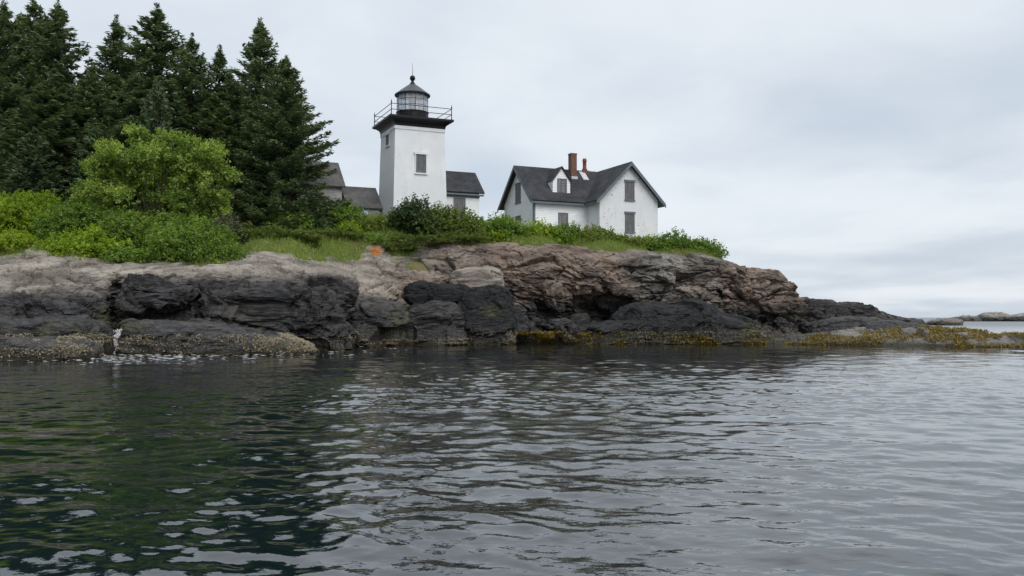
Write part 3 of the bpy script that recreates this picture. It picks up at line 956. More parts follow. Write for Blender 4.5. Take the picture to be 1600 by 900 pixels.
# loose stones in the cove under the cliff
stone_spots = [(812, 497, 59.4, .45), (826, 505, 59.0, .38), (842, 499, 59.6, .5), (858, 508, 59.0, .36), (868, 503, 60, .42), (884, 500, 60.4, .5), (815, 512, 58.2, .34),
               (836, 515, 57.8, .3), (852, 519, 57.4, .42), (878, 512, 58.8, .4), (896, 507, 60, .45), (806, 487, 60.0, .55), (830, 490, 60.4, .4), (905, 497, 61.5, .5)]
for i, (px, py, Yd, s_) in enumerate(stone_spots):
    p = at(px, py, Yd)
    boulder('beach_stone', 'dark stone lying in the cove under the undercut cliff', (p[0], p[1], max(p[2] - s_ * .4, -.1)), (s_ * 1.1, s_, s_ * .7), boxy=0.6, rz=i * 1.3, blocky=0.5, strata=0.4, amp=0.5,
            thr=4, red=0.1, seed=30 + i, nu=36, nv=22, group='loose stones in the cove')


# ------------------------------------------------------------------ leaf clouds
def cards(cen, u, v, tone, name, m, parent, fold=0.0):
    """one four-cornered leaf per row: centre, half-length vector u, half-width vector v"""
    n = len(cen)
    vs = np.empty((n, 4, 3))
    vs[:, 0], vs[:, 1], vs[:, 2], vs[:, 3] = cen - u, cen + v - 0.1 * u, cen + u, cen - v - 0.1 * u
    me = raw_mesh(name, vs.reshape(-1, 3), np.arange(4 * n).reshape(n, 4), False, {'tone': ('FACE', tone)})
    return add_obj(name, me, m, parent)


def unit(a):
    return a / np.maximum(np.linalg.norm(a, axis=-1, keepdims=True), 1e-9)


def rand_dir(g, n):
    return unit(g.normal(size=(n, 3)))


def leaf_cloud(g, lobes, dens, leaf, name, m, parent, up=0.35, aspect=0.55, shell=0.55):
    """lobes: rows cx, cy, cz, rx, ry, rz. Leaves are grouped in small sprigs over each lobe's outer shell."""
    Cc, U, Vv, T = [], [], [], []
    for lb in lobes:
        c, r = np.array(lb[:3]), np.array(lb[3:])
        ns = max(6, int(dens * (r[0] * r[1] + r[0] * r[2] + r[1] * r[2]) / 3 * 4 * math.pi / 8))
        dirs = rand_dir(g, ns)
        dirs[:, 2] = np.where(dirs[:, 2] < -0.35, -dirs[:, 2], dirs[:, 2])
        bump = 1 + 0.26 * vnoise(dirs * 2.3 + c, 3) + 0.18 * vnoise(dirs * 5.0 + c, 4)
        rad_ = (shell + (1 - shell) * g.random(ns) ** 0.6) * bump * (1 + 0.30 * (g.random(ns) < 0.12))
        sp_ = c + dirs * r * rad_[:, None]
        st_ = g.random(ns)
        k = 9
        lt = g.uniform(-0.25, 0.25)
        out = np.repeat(dirs, k, 0)
        shoot = unit(dirs + np.array((0, 0, 0.55)) + g.normal(size=(ns, 3)) * 0.55)
        sl_ = g.random((ns, k)) * (leaf * g.uniform(2.0, 6.0, (ns, 1)))
        cen = np.repeat(sp_, k, 0) + np.repeat(shoot, k, 0) * sl_.reshape(-1, 1) + g.normal(size=(ns * k, 3)) * leaf * 0.8
        nn = unit(out * 0.5 + np.array((0, 0, up)) + g.normal(size=(ns * k, 3)) * 0.6)
        a = unit(np.cross(nn, rand_dir(g, ns * k)))
        b = np.cross(nn, a)
        s_ = leaf * g.uniform(0.7, 1.2, (ns * k, 1)) * np.repeat(g.uniform(0.65, 1.35, (ns, 1)), k, 0)
        Cc.append(cen), U.append(a * s_), Vv.append(b * s_ * aspect)
        T.append(np.clip(lt + 0.55 * np.repeat(st_, k) + 0.45 * g.random(ns * k), 0, 1))
    return cards(np.concatenate(Cc), np.concatenate(U), np.concatenate(Vv), np.concatenate(T), name, m, parent)


def shrub(label, px, py_top, py_bot, w, Y, m, name='shrub', seed=0, leaf=0.1, dens=52, depth=0.8, group='shrubs on the headland', nlobe=None):
    g = np.random.default_rng(1000 + seed)
    hw = 0.5 * w / FOC * Y
    zt = at(px, py_top, Y)[2]
    z0 = min(ground_z(px, Y) - 0.05, at(px, py_bot, Y)[2])
    H = zt - z0
    root = empty(name, (xpx(px, Y), Y, z0), 0, label, 'shrub', group)
    lobes, mb = [], MB()
    nl = nlobe or int(np.clip(5 + 4 * hw * 1.2, 6, 22))
    for i in range(nl):
        a = g.uniform(0, 6.28)
        q = math.sqrt(g.random())
        x, y = hw * 0.78 * q * math.cos(a), hw * depth * 0.78 * q * math.sin(a)
        hh = H * (1 - 0.55 * q * q) * g.uniform(0.72, 1.0)
        r = g.uniform(0.26, 0.42) * min(hw, H) + 0.12
        zc = max(hh - r * 0.85, r * 0.4)
        lobes.append((x, y, zc, r * 1.25, r * 1.15, r * 0.95))
        mb.tube([(x * 0.25, y * 0.25, -0.1), (x * 0.6, y * 0.6, zc * 0.55), (x, y, zc)], [0.035, 0.025, 0.01], 5)
    for i in range(max(3, nl // 2)):
        a = g.uniform(0, 6.28)
        lobes.append((hw * 0.7 * math.cos(a), hw * depth * 0.7 * math.sin(a), H * 0.22, hw * 0.34, hw * 0.34, H * 0.3))
    mb.build('stem', M['bark'], root)
    leaf_cloud(g, lobes, dens, leaf, 'foliage', m, root, up=0.5, aspect=0.6, shell=0.5)
    return root


def juniper(label, px, py, w, hgt_, Y, seed, depth=0.7):
    """low spreading sprays"""
    g = np.random.default_rng(2000 + seed)
    hw = 0.5 * w / FOC * Y
    z0 = at(px, py, Y)[2]
    z0 = max(z0, ground_z(px, Y) - 0.1)
    root = empty('juniper', (xpx(px, Y), Y, z0), 0, label, 'shrub', 'junipers creeping over the rocks')
    nb = int(60 * hw + 40)
    a = g.uniform(0, 6.28, nb)
    q = np.sqrt(g.random(nb))
    base = np.stack((hw * q * np.cos(a), hw * depth * q * np.sin(a), hgt_ * (0.2 + 0.6 * (1 - q * q)) * g.uniform(0.25, 1.15, nb) * (1 + 0.5 * np.sin(a * 3 + seed + 5 * q))), 1)
    di = unit(np.stack((np.cos(a), np.sin(a) * 0.8 - 0.4, np.full(nb, 0.35)), 1) + g.normal(size=(nb, 3)) * 0.25)
    k = 46
    s = g.random((nb, k))
    ln = g.uniform(0.35, 0.75, (nb, 1))
    side = unit(np.cross(di, np.array((0, 0, 1.0))))
    lat = g.normal(size=(nb, k)) * 0.16 * (1.1 - s)
    cen = base[:, None] + di[:, None] * (s * ln)[..., None] + side[:, None] * lat[..., None] + g.normal(size=(nb, k, 3)) * 0.035
    uu = unit(di[:, None] + side[:, None] * (np.sign(lat) * 0.7)[..., None] + g.normal(size=(nb, k, 3)) * 0.3) * g.uniform(0.05, 0.10, (nb, k, 1))
    vv = unit(np.cross(uu, rand_dir(g, nb * k).reshape(nb, k, 3))) * 0.026
    tn = np.clip(0.25 + 0.5 * s + 0.25 * g.random((nb, 1)), 0, 1)
    cards(cen.reshape(-1, 3), uu.reshape(-1, 3), vv.reshape(-1, 3), tn.ravel(), 'foliage', M['juniper'], root)
    mb = MB()
    for i in range(0, nb, 6):
        b = base[i]
        mb.tube([(b[0] * .3, b[1] * .3, -0.1), (b[0] * .7, b[1] * .7, b[2] * .5), tuple(b)], [0.03, 0.02, 0.008], 4)
    mb.build('stem', M['bark'], root)
    return root


# ------------------------------------------------------------------ spruces
def spruce_mesh(seed, H=12.0, Rm=2.9, whorls=46, bare=0.02, young=False, power=0.4):
    g = np.random.default_rng(seed)
    Cc, U, Vv, T = [], [], [], []
    for i in range(whorls):
        t = bare + (1 - bare) * ((i + g.uniform(-0.3, 0.3)) / whorls)
        t = min(max(t, 0.01), 0.985)
        nb = int(g.integers(6, 9))
        a0 = g.uniform(0, 6.28)
        wl_ = g.uniform(0.82, 1.1)
        for b in range(nb):
            if g.random() < 0.17:
                continue
            az = a0 + 6.283 * b / nb + g.normal() * 0.22
            tb = min(max(t + g.normal() * 0.010, 0.005), 0.99)
            dtop = (1 - tb) * H
            L = Rm * ((1 - power) * (1 - math.exp(-dtop * 12 / H / 4.0)) + power * (1 - tb)) * wl_ * g.uniform(0.68, 1.08) + 0.06
            L *= 1 + 0.24 * float(vnoise(np.array([[math.cos(az) * 1.3, math.sin(az) * 1.3, tb * 7 + seed]]), seed)[0])
            L = min(L, Rm * (0.35 + 0.72 * (1 - tb)))
            el = math.radians(np.interp(t, [0, 0.35, 0.75, 1.0], [-14, -2, 18, 50])) + g.normal() * 0.09
            hd = np.array((math.cos(az), math.sin(az), 0.0))
            sd = np.array((-math.sin(az), math.cos(az), 0.0))
            n = int(64 * L ** 1.35 + 16)
            s = g.beta(1.5, 1.05, n)
            tip = 0.10 * L
            lat = g.uniform(-1, 1, n) * (0.07 + 0.30 * L * np.maximum(1 - s, 0) ** 0.75 * np.minimum(1, 0.35 + s))
            zz = math.sin(el) * L * s - 0.30 * L * s * (1 - s) * 0.9 + tip * s ** 3 - 0.38 * np.abs(lat) + g.normal(size=n) * 0.07
            cen = hd * (math.cos(el) * L * s)[:, None] + sd * lat[:, None]
            cen[:, 2] += tb * H + zz
            dirv = hd * 0.6 + sd * (np.sign(lat) * g.uniform(0.1, 1.0, n))[:, None] + np.array((0, 0, 0.10)) + g.normal(size=(n, 3)) * 0.42
            uu = unit(dirv) * g.uniform(0.08, 0.165, (n, 1))
            vv = unit(np.cross(uu, np.array((0, 0, 1.0)) + g.normal(size=(n, 3)) * 0.7)) * g.uniform(0.026, 0.046, (n, 1))
            Cc.append(cen), U.append(uu), Vv.append(vv)
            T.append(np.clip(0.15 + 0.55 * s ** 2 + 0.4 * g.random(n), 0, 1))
    n = 60     # leader
    zz = H * (1.03 - 0.09 * g.random(n))
    Cc.append(np.stack((g.normal(size=n) * .05, g.normal(size=n) * .05, zz), 1))
    U.append(unit(np.stack((g.normal(size=n) * .5, g.normal(size=n) * .5, np.ones(n)), 1)) * 0.14)
    Vv.append(rand_dir(g, n) * 0.03)
    T.append(g.random(n))
    cen, u, v, tone = map(np.concatenate, (Cc, U, Vv, T))
    m_ = len(cen)
    vs = np.empty((m_, 4, 3))
    vs[:, 0], vs[:, 1], vs[:, 2], vs[:, 3] = cen - u, cen + v, cen + u, cen - v
    me = raw_mesh('spruce_crown', vs.reshape(-1, 3), np.arange(4 * m_).reshape(m_, 4), False, {'tone': ('FACE', tone)})
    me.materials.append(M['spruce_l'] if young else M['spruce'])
    mb = MB().tube([(0, 0, -0.8), (0, 0, H * .3), (0, 0, H * .7), (0, 0, H * .985)], [Rm * .075, Rm * .058, Rm * .03, 0.012], 9)
    tm = bpy.data.meshes.new('spruce_trunk')
    tm.from_pydata(mb.v, [], mb.f)
    tm.materials.append(M['bark'])
    return me, tm


SPR = [spruce_mesh(11), spruce_mesh(12, Rm=2.5, whorls=42, power=0.5), spruce_mesh(13, Rm=3.1, whorls=48, power=0.6), spruce_mesh(14, Rm=2.7, whorls=40, power=0.3)]
SPRY = [spruce_mesh(15, H=6.0, Rm=1.7, whorls=26, young=True), ]


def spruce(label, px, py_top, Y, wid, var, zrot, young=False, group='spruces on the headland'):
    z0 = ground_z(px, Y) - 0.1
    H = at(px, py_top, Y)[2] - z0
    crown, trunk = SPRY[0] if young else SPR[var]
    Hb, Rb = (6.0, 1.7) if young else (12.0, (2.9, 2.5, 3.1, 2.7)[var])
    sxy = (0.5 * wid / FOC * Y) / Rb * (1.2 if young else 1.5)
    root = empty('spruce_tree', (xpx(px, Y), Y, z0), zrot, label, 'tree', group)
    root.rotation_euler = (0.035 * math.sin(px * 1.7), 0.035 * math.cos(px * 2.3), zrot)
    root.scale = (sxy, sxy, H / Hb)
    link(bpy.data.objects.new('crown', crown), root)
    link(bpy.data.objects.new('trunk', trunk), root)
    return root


spruce('broad dark spruce nearest the tower, skirts sweeping to the ground', 446, 92, 63.5, 162, 2, 0.4)
spruce('tall narrow-topped spruce just behind the broad spruce nearest the tower', 397, 38, 68, 150, 0, 2.0)
spruce('short pointed spruce in the gap between two taller spruces, fifth from the tower side', 338, 80, 70, 130, 1, 1.1)
spruce('spruce with a slim pointed top leaning on the tall bushy one', 291, 64, 67.5, 140, 3, 3.0)
spruce('tallest bushy spruce with a ragged crown above the bright green tree', 240, 18, 70, 190, 3, 4.4)
spruce('isolated pointed spruce with clear sky on both sides of its top', 172, 36, 71, 140, 1, 5.2)
spruce('tall spruce third from the left edge with a thin open top', 92, 10, 69, 170, 0, 0.9)
spruce('tall spruce second from the left edge, reaching the top of the photo', 46, 0, 73, 165, 3, 2.7)
spruce('leftmost spruce, cut by the left edge of the photo', 6, 10, 67, 170, 2, 1.9)
spruce('spruce standing mostly outside the left edge', -70, -10, 70, 190, 0, 3.3)
spruce('spruce hidden low between the isolated spruce and the tall left ones', 132, 110, 65.5, 150, 2, 3.9)
spruce('dark spruce filling the wood behind the bright green tree', 205, 120, 64.5, 150, 0, 5.7)
spruce('dark spruce behind the right shoulder of the bright green tree', 325, 150, 65.5, 150, 1, 0.2)
spruce('low dark spruce at the foot of the wood by the left edge', 60, 130, 63, 170, 3, 0.7)
spruce('dark spruce closing the gap behind the fifth and fourth tops from the tower', 362, 118, 72, 150, 3, 1.4)
spruce('dark spruce closing the gap left of the tallest bushy spruce', 205, 95, 74, 150, 2, 2.2)
spruce('young grey green spruce poking above the bright green tree', 250, 128, 61.5, 95, 0, 0.5, True, 'young spruces at the edge of the wood')
spruce('young spruce standing over the yellow green shrubs by the left edge', 48, 205, 59, 120, 0, 2.5, True, 'young spruces at the edge of the wood')
spruce('small young spruce at the edge of the wood, between shrubs and tall spruces', 140, 205, 61, 105, 0, 4.1, True, 'young spruces at the edge of the wood')


# ------------------------------------------------------------------ the bright green broadleaf tree
def broadleaf(label, px, Y, seed):
    g = np.random.default_rng(seed)
    z0 = ground_z(px, Y) - 0.1
    root = empty('broadleaf_tree', (xpx(px, Y), Y, z0), 0, label, 'tree')
    mb = MB().tube([(0, 0, -.3), (0.1, 0, 0.9), (0.0, 0.1, 2.2), (0.2, 0, 4.2)], [0.2, 0.17, 0.13, 0.05], 9)
    lobes = []
    spots = [(228, 215, 40), (262, 222, 38), (205, 238, 42), (300, 232, 40), (335, 250, 38), (352, 272, 30), (170, 250, 36), (148, 272, 32), (245, 255, 50), (285, 265, 50),
             (200, 280, 46), (325, 290, 40), (240, 300, 50), (165, 300, 40), (290, 312, 46), (210, 325, 46), (345, 310, 28), (262, 345, 44), (312, 345, 36), (180, 340, 36), (240, 380, 36), (135, 290, 22), (366, 262, 18)]
    for (sx, sy, r) in spots:
        sy, r = sy + 20 - 0.04 * (sy - 215), r * 0.8
        sx = 250 + (sx - 250) * 0.94
        yy = g.uniform(-1.2, 1.0)
        p = at(sx, sy, Y + yy)
        rr = r / FOC * Y
        q = (p[0] - root.location[0], yy, p[2] - z0)
        for _ in range(5):
            o = g.normal(size=3) * rr * 0.6
            sc_ = g.uniform(0.35, 0.65)
            lobes.append((q[0] + o[0], q[1] + o[1], q[2] + o[2] * .8, rr * sc_, rr * sc_, rr * sc_ * .85))
        b = (q[0] * 0.12, q[1] * 0.12, min(max(q[2] * 0.4, 0.5), 2.6))
        mb.tube([b, (q[0] * .5, q[1] * .5, (b[2] + q[2]) * .5 + .2), (q[0], q[1], q[2])], [0.075, 0.045, 0.015], 6)
    mb.build('trunk', M['bark'], root)
    leaf_cloud(g, lobes, 125, 0.08, 'crown', M['maple'], root, up=0.4, aspect=0.65, shell=0.4)


broadleaf('bright yellow green broadleaf tree in front of the dark spruces', 250, 56.5, 77)

# ------------------------------------------------------------------ shrubs and junipers
SH = [
    ('bright yellow green shrub at the left edge, below the young spruce', 35, 294, 372, 150, 55.5, 'lime'),
    ('rounded green shrub touching the left side of the bright green tree', 140, 308, 385, 150, 55.0, 'green'),
    ('low lime shrub on the pale rock at the left edge', 18, 358, 396, 130, 52.6, 'lime'),
    ('low bright shrub growing on the edge of the pale rock terrace', 132, 358, 408, 130, 51.8, 'lime'),
    ('small drooping green shrub at the brink of the terrace', 197, 382, 416, 80, 51.4, 'green'),
    ('mid green shrub under the left skirt of the bright green tree', 200, 330, 402, 110, 54.0, 'green'),
    ('large leafy green shrub under the bright green tree, above the black rock', 300, 338, 424, 150, 52.8, 'green'),
    ('dense shrub low beside the pale grey slab', 348, 372, 420, 70, 52.2, 'green'),
    ('grey twiggy shrub beside the right foot of the bright green tree', 352, 325, 392, 60, 55.5, 'grey'),
    ('low shrub under the skirts of the broad spruce', 452, 334, 362, 80, 61.5, 'green'),
    ('bushy green shrub in front of the shingled barn', 532, 312, 366, 66, 63.5, 'green'),
    ('small shrub at the right skirt of the broad spruce', 492, 336, 368, 56, 62.0, 'deep'),
    ('thin weedy shrub at the left foot of the lighthouse', 598, 333, 376, 50, 63.2, 'olive'),
    ('very dark green shrub against the lighthouse front', 649, 304, 372, 84, 63.2, 'deep'),
    ('olive green shrub between the lighthouse and its white annex', 703, 318, 374, 90, 63.6, 'olive'),
    ('green shrub below the annex window', 738, 338, 376, 50, 64.2, 'green'),
    ('tall rounded shrub under the left gable of the house', 790, 331, 384, 84, 65.6, 'green'),
    ('shrub below the left corner of the house', 838, 348, 386, 76, 66.0, 'lime'),
    ('shrub under the boarded window beside the house corner', 884, 353, 388, 70, 66.4, 'green'),
    ('low shrub where the two house wings meet', 930, 357, 390, 72, 66.8, 'olive'),
    ('low shrub beneath the painted brick gable', 978, 368, 392, 70, 67.2, 'olive'),
    ('low shrub at the right corner of the brick gable', 1018, 371, 394, 60, 67.4, 'green'),
    ('round shrub just clear of the house, against the sky', 1056, 366, 400, 76, 67.0, 'green'),
    ('low green shrub spilling over the pale slab below the broad spruce', 418, 360, 388, 60, 57.5, 'green'),
    ('small bright bush in the grass below the bushy barn shrub', 545, 352, 378, 44, 61.0, 'lime'),
    ('small bush at the grass edge above the orange lichen', 590, 362, 386, 40, 61.6, 'green'),
    ('weedy tuft of leaves between the pale slab and the juniper', 472, 368, 392, 50, 58.0, 'olive'),
    ('low leafy patch in the grass left of the lighthouse', 566, 342, 368, 50, 63.0, 'olive'),
    ('low weed at the cliff edge below the left gable', 770, 360, 386, 50, 64.4, 'lime'),
    ('last dark shrub at the seaward end of the turf', 1094, 377, 404, 62, 66.6, 'green'),
]
for i, (lb, px, pt, pb, w_, Yd, mk) in enumerate(SH):
    shrub(lb, px, pt, pb, w_, Yd, M[mk], seed=i, leaf=0.076 if Yd < 58 else 0.09, dens=82 if Yd < 58 else 66)
JN = [
    ('juniper mat spreading beside the bright green tree', 398, 372, 120, 0.75, 57.0),
    ('juniper mat above the pale grey slab', 448, 376, 100, 0.6, 57.8),
    ('juniper mat on the slope between spruce and lighthouse', 520, 372, 90, 0.5, 60.5),
    ('juniper mat hanging over the cliff edge below the dark shrub', 655, 382, 110, 0.6, 61.8),
    ('juniper mat below the olive shrub at the cliff edge', 715, 377, 90, 0.55, 62.4),
    ('small juniper tuft beside the orange lichen rock', 622, 392, 46, 0.5, 61.0),
]
for i, (lb, px, py, w_, hh, Yd) in enumerate(JN):
    juniper(lb, px, py, w_, hh, Yd, i)

# grass: one mass of blades over the open turf
g = np.random.default_rng(5)
ok = (GT > np.interp(GPX, [380, 470, 640, 680], [6.5, 6.25, 6.25, 6.45])) & (GT < 9.2) & (GPX > -60) & (GPX < 1150)
idx = g.choice(np.nonzero(ok)[0], 70000)
b = GP[idx] + np.stack((g.normal(size=len(idx)) * .16, g.normal(size=len(idx)) * .2, np.zeros(len(idx))), 1)
pat = fbm(np.stack((b[:, 0] * .5, b[:, 1] * .5, 0 * b[:, 0]), 1), 3, 31)
keep = pat > -0.45
b, idx, pat = b[keep], idx[keep], pat[keep]
nb = len(b)
hh = g.uniform(0.12, 0.42, nb) * (0.7 + 0.5 * np.clip(pat, 0, 1))
az = g.uniform(0, 6.28, nb)
ln = np.stack((np.cos(az), np.sin(az), np.zeros(nb)), 1) * (hh * g.uniform(0.1, 0.6, nb))[:, None]
sd = np.stack((-np.sin(az), np.cos(az), np.zeros(nb)), 1) * g.uniform(0.012, 0.028, nb)[:, None]
vs = np.empty((nb, 3, 3))
vs[:, 0], vs[:, 1], vs[:, 2] = b - sd, b + sd, b + ln + np.stack((0 * hh, 0 * hh, hh), 1)
gr_o = add_obj('grass', raw_mesh('grass', vs.reshape(-1, 3), np.arange(3 * nb).reshape(nb, 3), False, {'tone': ('FACE', np.clip(g.random(nb) * .7 + .3 * (pat + .5), 0, 1))}), M['grass'])
tag(gr_o, 'yellow green grass on the slope above the cliff', 'grass', kind='stuff')


# ------------------------------------------------------------------ seaweed and barnacles on the wet rocks
def surface_points(n, zlo, zhi, pts, nrm, sel=None):
    okk = (pts[:, 2] > zlo) & (pts[:, 2] < zhi)
    if sel is not None:
        okk &= sel(pts)
    ii = np.nonzero(okk)[0]
    if len(ii) == 0:
        return np.zeros((0, 3)), np.zeros((0, 3))
    ch = g.choice(ii, n)
    nx = np.minimum(ch + 1, len(pts) - 1)
    st = pts[nx] - pts[ch]
    st[np.linalg.norm(st, axis=1) > 0.6] = 0
    return pts[ch] + st * g.random((n, 1)) + g.normal(size=(n, 3)) * np.array((0.05, 0.03, 0.035)), nrm[ch]


def pxof(p):
    return 800 + p[:, 0] / p[:, 1] * FOC


wp, wnrm = [], []
low = SHOREV[:, 2] < 1.6
SV, SN = SHOREV[low], SHOREN[low]
for (n, zlo, zhi, p, nr_, x0, x1) in ((56000, -0.02, 1.1, LEDGE, None, 1185, 1700), (16000, -0.05, 0.75, SV, SN, 780, 1190), (3000, 0, 0.5, SV, SN, 1190, 1460)):
    nr_ = np.tile((0, 0, 1.0), (len(p), 1)) if nr_ is None else nr_
    q, k = surface_points(n, zlo, zhi, p, nr_, lambda a: (pxof(a) > x0) & (pxof(a) < x1))
    wp.append(q), wnrm.append(k)
for V_, N_ in ROCKPTS:
    q, k = surface_points(3600, -0.05, 0.7, V_, N_, lambda a: (pxof(a) > 800) & (pxof(a) < 1200) & (a[:, 1] < 63) & (N_[:, 1] < 0.3))
    wp.append(q), wnrm.append(k)
wp, wnrm = np.concatenate(wp), np.concatenate(wnrm)
msk = fbm(wp * np.array((0.35, 0.35, 0.8)), 3, 61) > np.interp(pxof(wp), [785, 850, 1180, 1200, 1430, 1470, 1650], [0.75, -0.10, -0.08, -0.02, -0.05, -0.35, -0.4])
wp, wnrm = wp[msk], wnrm[msk]
n = len(wp)
fal = unit(g.normal(size=(n, 3)) * 0.5 + np.array((0, -0.8, -0.35)))
uu = fal * g.uniform(0.05, 0.12, (n, 1))
vv = unit(np.cross(uu, rand_dir(g, n))) * g.uniform(0.018, 0.036, (n, 1))
wo = cards(wp + np.array((0, 0, 0.03)) + wnrm * 0.03, uu, vv, g.random(n), 'rockweed', M['weed'], None)
tag(wo, 'golden brown rockweed over the wet ledges', 'seaweed', kind='stuff')

bp, bn = [], []
for V_, N_ in ROCKPTS:
    if V_[:, 1].mean() > 63 or len(V_) < 4000:
        continue
    near = V_[:, 1].mean() < 45
    nbar = 9000 if near else 1200
    q, k = surface_points(nbar, 0.12, 1.0 if near else 0.95, V_, N_, lambda a: (N_[:, 1] < 0.25))
    bp.append(q), bn.append(k)
q, k = surface_points(7000, 0.1, 0.9, SV, SN, lambda a: (pxof(a) > 0) & (pxof(a) < 1250))
bp.append(q), bn.append(k)
bp, bn = np.concatenate(bp), np.concatenate(bn)
lim = 0.85 + 0.45 * fbm(bp * np.array((0.6, 0.6, 0.6)), 3, 81)
msk = (bp[:, 2] < lim) & (fbm(bp * np.array((2.0, 2.0, 3.0)), 3, 82) > -0.32)
bp, bn = bp[msk], bn[msk]
n = len(bp)
s_ = g.uniform(0.018, 0.046, n)
a = unit(np.cross(bn, rand_dir(g, n)))
b2 = np.cross(bn, a)
vs = np.empty((n, 5, 3))
for k in range(4):
    vs[:, k] = bp + (a * math.cos(k * math.pi / 2) + b2 * math.sin(k * math.pi / 2)) * s_[:, None]
vs[:, 4] = bp + bn * (s_ * 0.9)[:, None]
i0 = np.arange(n)[:, None] * 5
fs = np.concatenate([i0 + np.array([[k, (k + 1) % 4, 4]]) for k in range(4)])
bo = add_obj('barnacles', raw_mesh('barnacles', vs.reshape(-1, 3), fs, False, {'tone': ('FACE', np.tile(g.random(n), 4))}), M['barnacle'])
tag(bo, 'pale barnacle crust along the waterline rocks', 'barnacles', kind='stuff')

# splash in the cleft and foam on the water near the left rocks
def foam_flecks(name, label, n, gen, size):
    p = gen(n)
    k = 7
    vs, fs = [], []
    for i in range(n):
        s = size * g.uniform(0.4, 1.3)
        el = g.uniform(1.5, 4.0)
        r_ = g.uniform(0.6, 1.0, k)
        ph = g.uniform(0, 6.28)
        ring = [(p[i][0] + s * el * r_[j] * math.cos(6.283 * j / k + ph * 0), p[i][1] + s * r_[j] * math.sin(6.283 * j / k), p[i][2]) for j in range(k)]
        b_ = len(vs)
        vs += ring + [(p[i][0], p[i][1], p[i][2] + s * 0.15)]
        fs += [(b_ + j, b_ + (j + 1) % k, b_ + k) for j in range(k)]
    o = add_obj(name, raw_mesh(name, np.array(vs), np.array(fs), True), M['foam'])
    return tag(o, label, 'foam', kind='stuff')


def foam_gen(n):
    px = np.where(g.random(n) < 0.6, g.normal(230, 90, n), g.uniform(0, 640, n))
    py = 560 + g.normal(0, 5, n) - 0.028 * np.clip(px - 150, 0, 500)
    out = []
    for a_, b_ in zip(px, py):
        r0 = CAMH * FOC / (b_ - 496)
        out.append((xpx(a_, r0), r0, 0.035))
    return out


foam_flecks('sea_foam', 'white foam flecks drifting off the left rocks', 420, foam_gen, 0.055)
sp = []
c0 = at(178, 545, 42.0)
for i in range(800):
    t_ = g.random() ** 2.4
    sp.append((c0[0] + g.normal() * (0.38 * (1 - t_) ** 3 + 0.035) + 0.12 * t_, c0[1] + g.normal() * 0.25 - 0.3 + 0.6 * t_, 0.03 + 1.1 * t_ + g.normal() * 0.04))
sp = np.array(sp)
n = len(sp)
s_ = g.uniform(0.008, 0.038, n) * (1.25 - 0.7 * sp[:, 2] / 1.7)
ico = np.array([(1, 0, 0), (-1, 0, 0), (0, 1, 0), (0, -1, 0), (0, 0, 1.5), (0, 0, -1.5)])
tri = np.array([(0, 2, 4), (2, 1, 4), (1, 3, 4), (3, 0, 4), (2, 0, 5), (1, 2, 5), (3, 1, 5), (0, 3, 5)])
vs = sp[:, None] + ico[None] * s_[:, None, None]
so = add_obj('splash', raw_mesh('splash', vs.reshape(-1, 3), (np.arange(n)[:, None, None] * 6 + tri[None]).reshape(-1, 3), True), M['foam'])
tag(so, 'white splash of spray leaping in the cleft', 'splash', kind='stuff')

# ------------------------------------------------------------------ buildings (all share one heading)
HEAD = R(24)


def boarded_window(parent, axis, a0, a1, z0, z1, plane, out, frame=0.07, lintel=True, frame_mat=None, sill_mat=None):
    """axis 'x': opening in a wall facing -y at y=plane; axis 'y': in a wall facing -x at x=plane. out: metres proud of the wall"""
    fm, sm = frame_mat or M['trim'], sill_mat or M['trim']

    def bx(mb, p0, p1, q0, q1, d0, d1):
        if axis == 'x':
            mb.box(p0, p1, plane - d1, plane - d0, q0, q1)
        else:
            mb.box(plane - d1, plane - d0, p0, p1, q0, q1)
    mb = MB()
    nbd = 4 if a1 - a0 > 0.7 else 3
    w = (a1 - a0) / nbd
    for i in range(nbd):
        bx(mb, a0 + i * w + 0.008, a0 + (i + 1) * w - 0.008, z0, z1 - 0.01, 0.002, 0.03 + out * 0.4 + 0.012 * (i % 2))
    win = mb.build('window', M['board'], parent)
    for q0, q1 in ((a0 - frame, a0), (a1, a1 + frame)):
        mb = MB()
        bx(mb, q0, q1, z0, z1, 0.001, 0.045 + out)
        mb.build('jamb', fm, win)
    if not lintel:
        mb = MB()
        bx(mb, a0 - frame, a1 + frame, z1, z1 + frame, 0.001, 0.045 + out)
        mb.build('head_casing', fm, win)
    if lintel:
        mb = MB()
        bx(mb, a0 - frame - 0.07, a1 + frame + 0.07, z1, z1 + 0.17, 0.001, 0.075 + out)
        mb.build('lintel', sm, win)
    mb = MB()
    bx(mb, a0 - frame - 0.05, a1 + frame + 0.05, z0 - 0.10, z0, 0.001, 0.09 + out)
    mb.build('sill', sm, win)
    return win


# --- lighthouse
tx, ty, tz = -8.96, 66.0, 8.0
lh = empty('lighthouse', (tx, ty, tz), HEAD, 'square white brick lighthouse with black gallery and lantern', 'lighthouse')
B, TT, ZT = 4.42, 0.24, 8.28        # base width, inset at the top, wall height


def tin(z):
    return TT * (z + 1.0) / (ZT + 1.0)


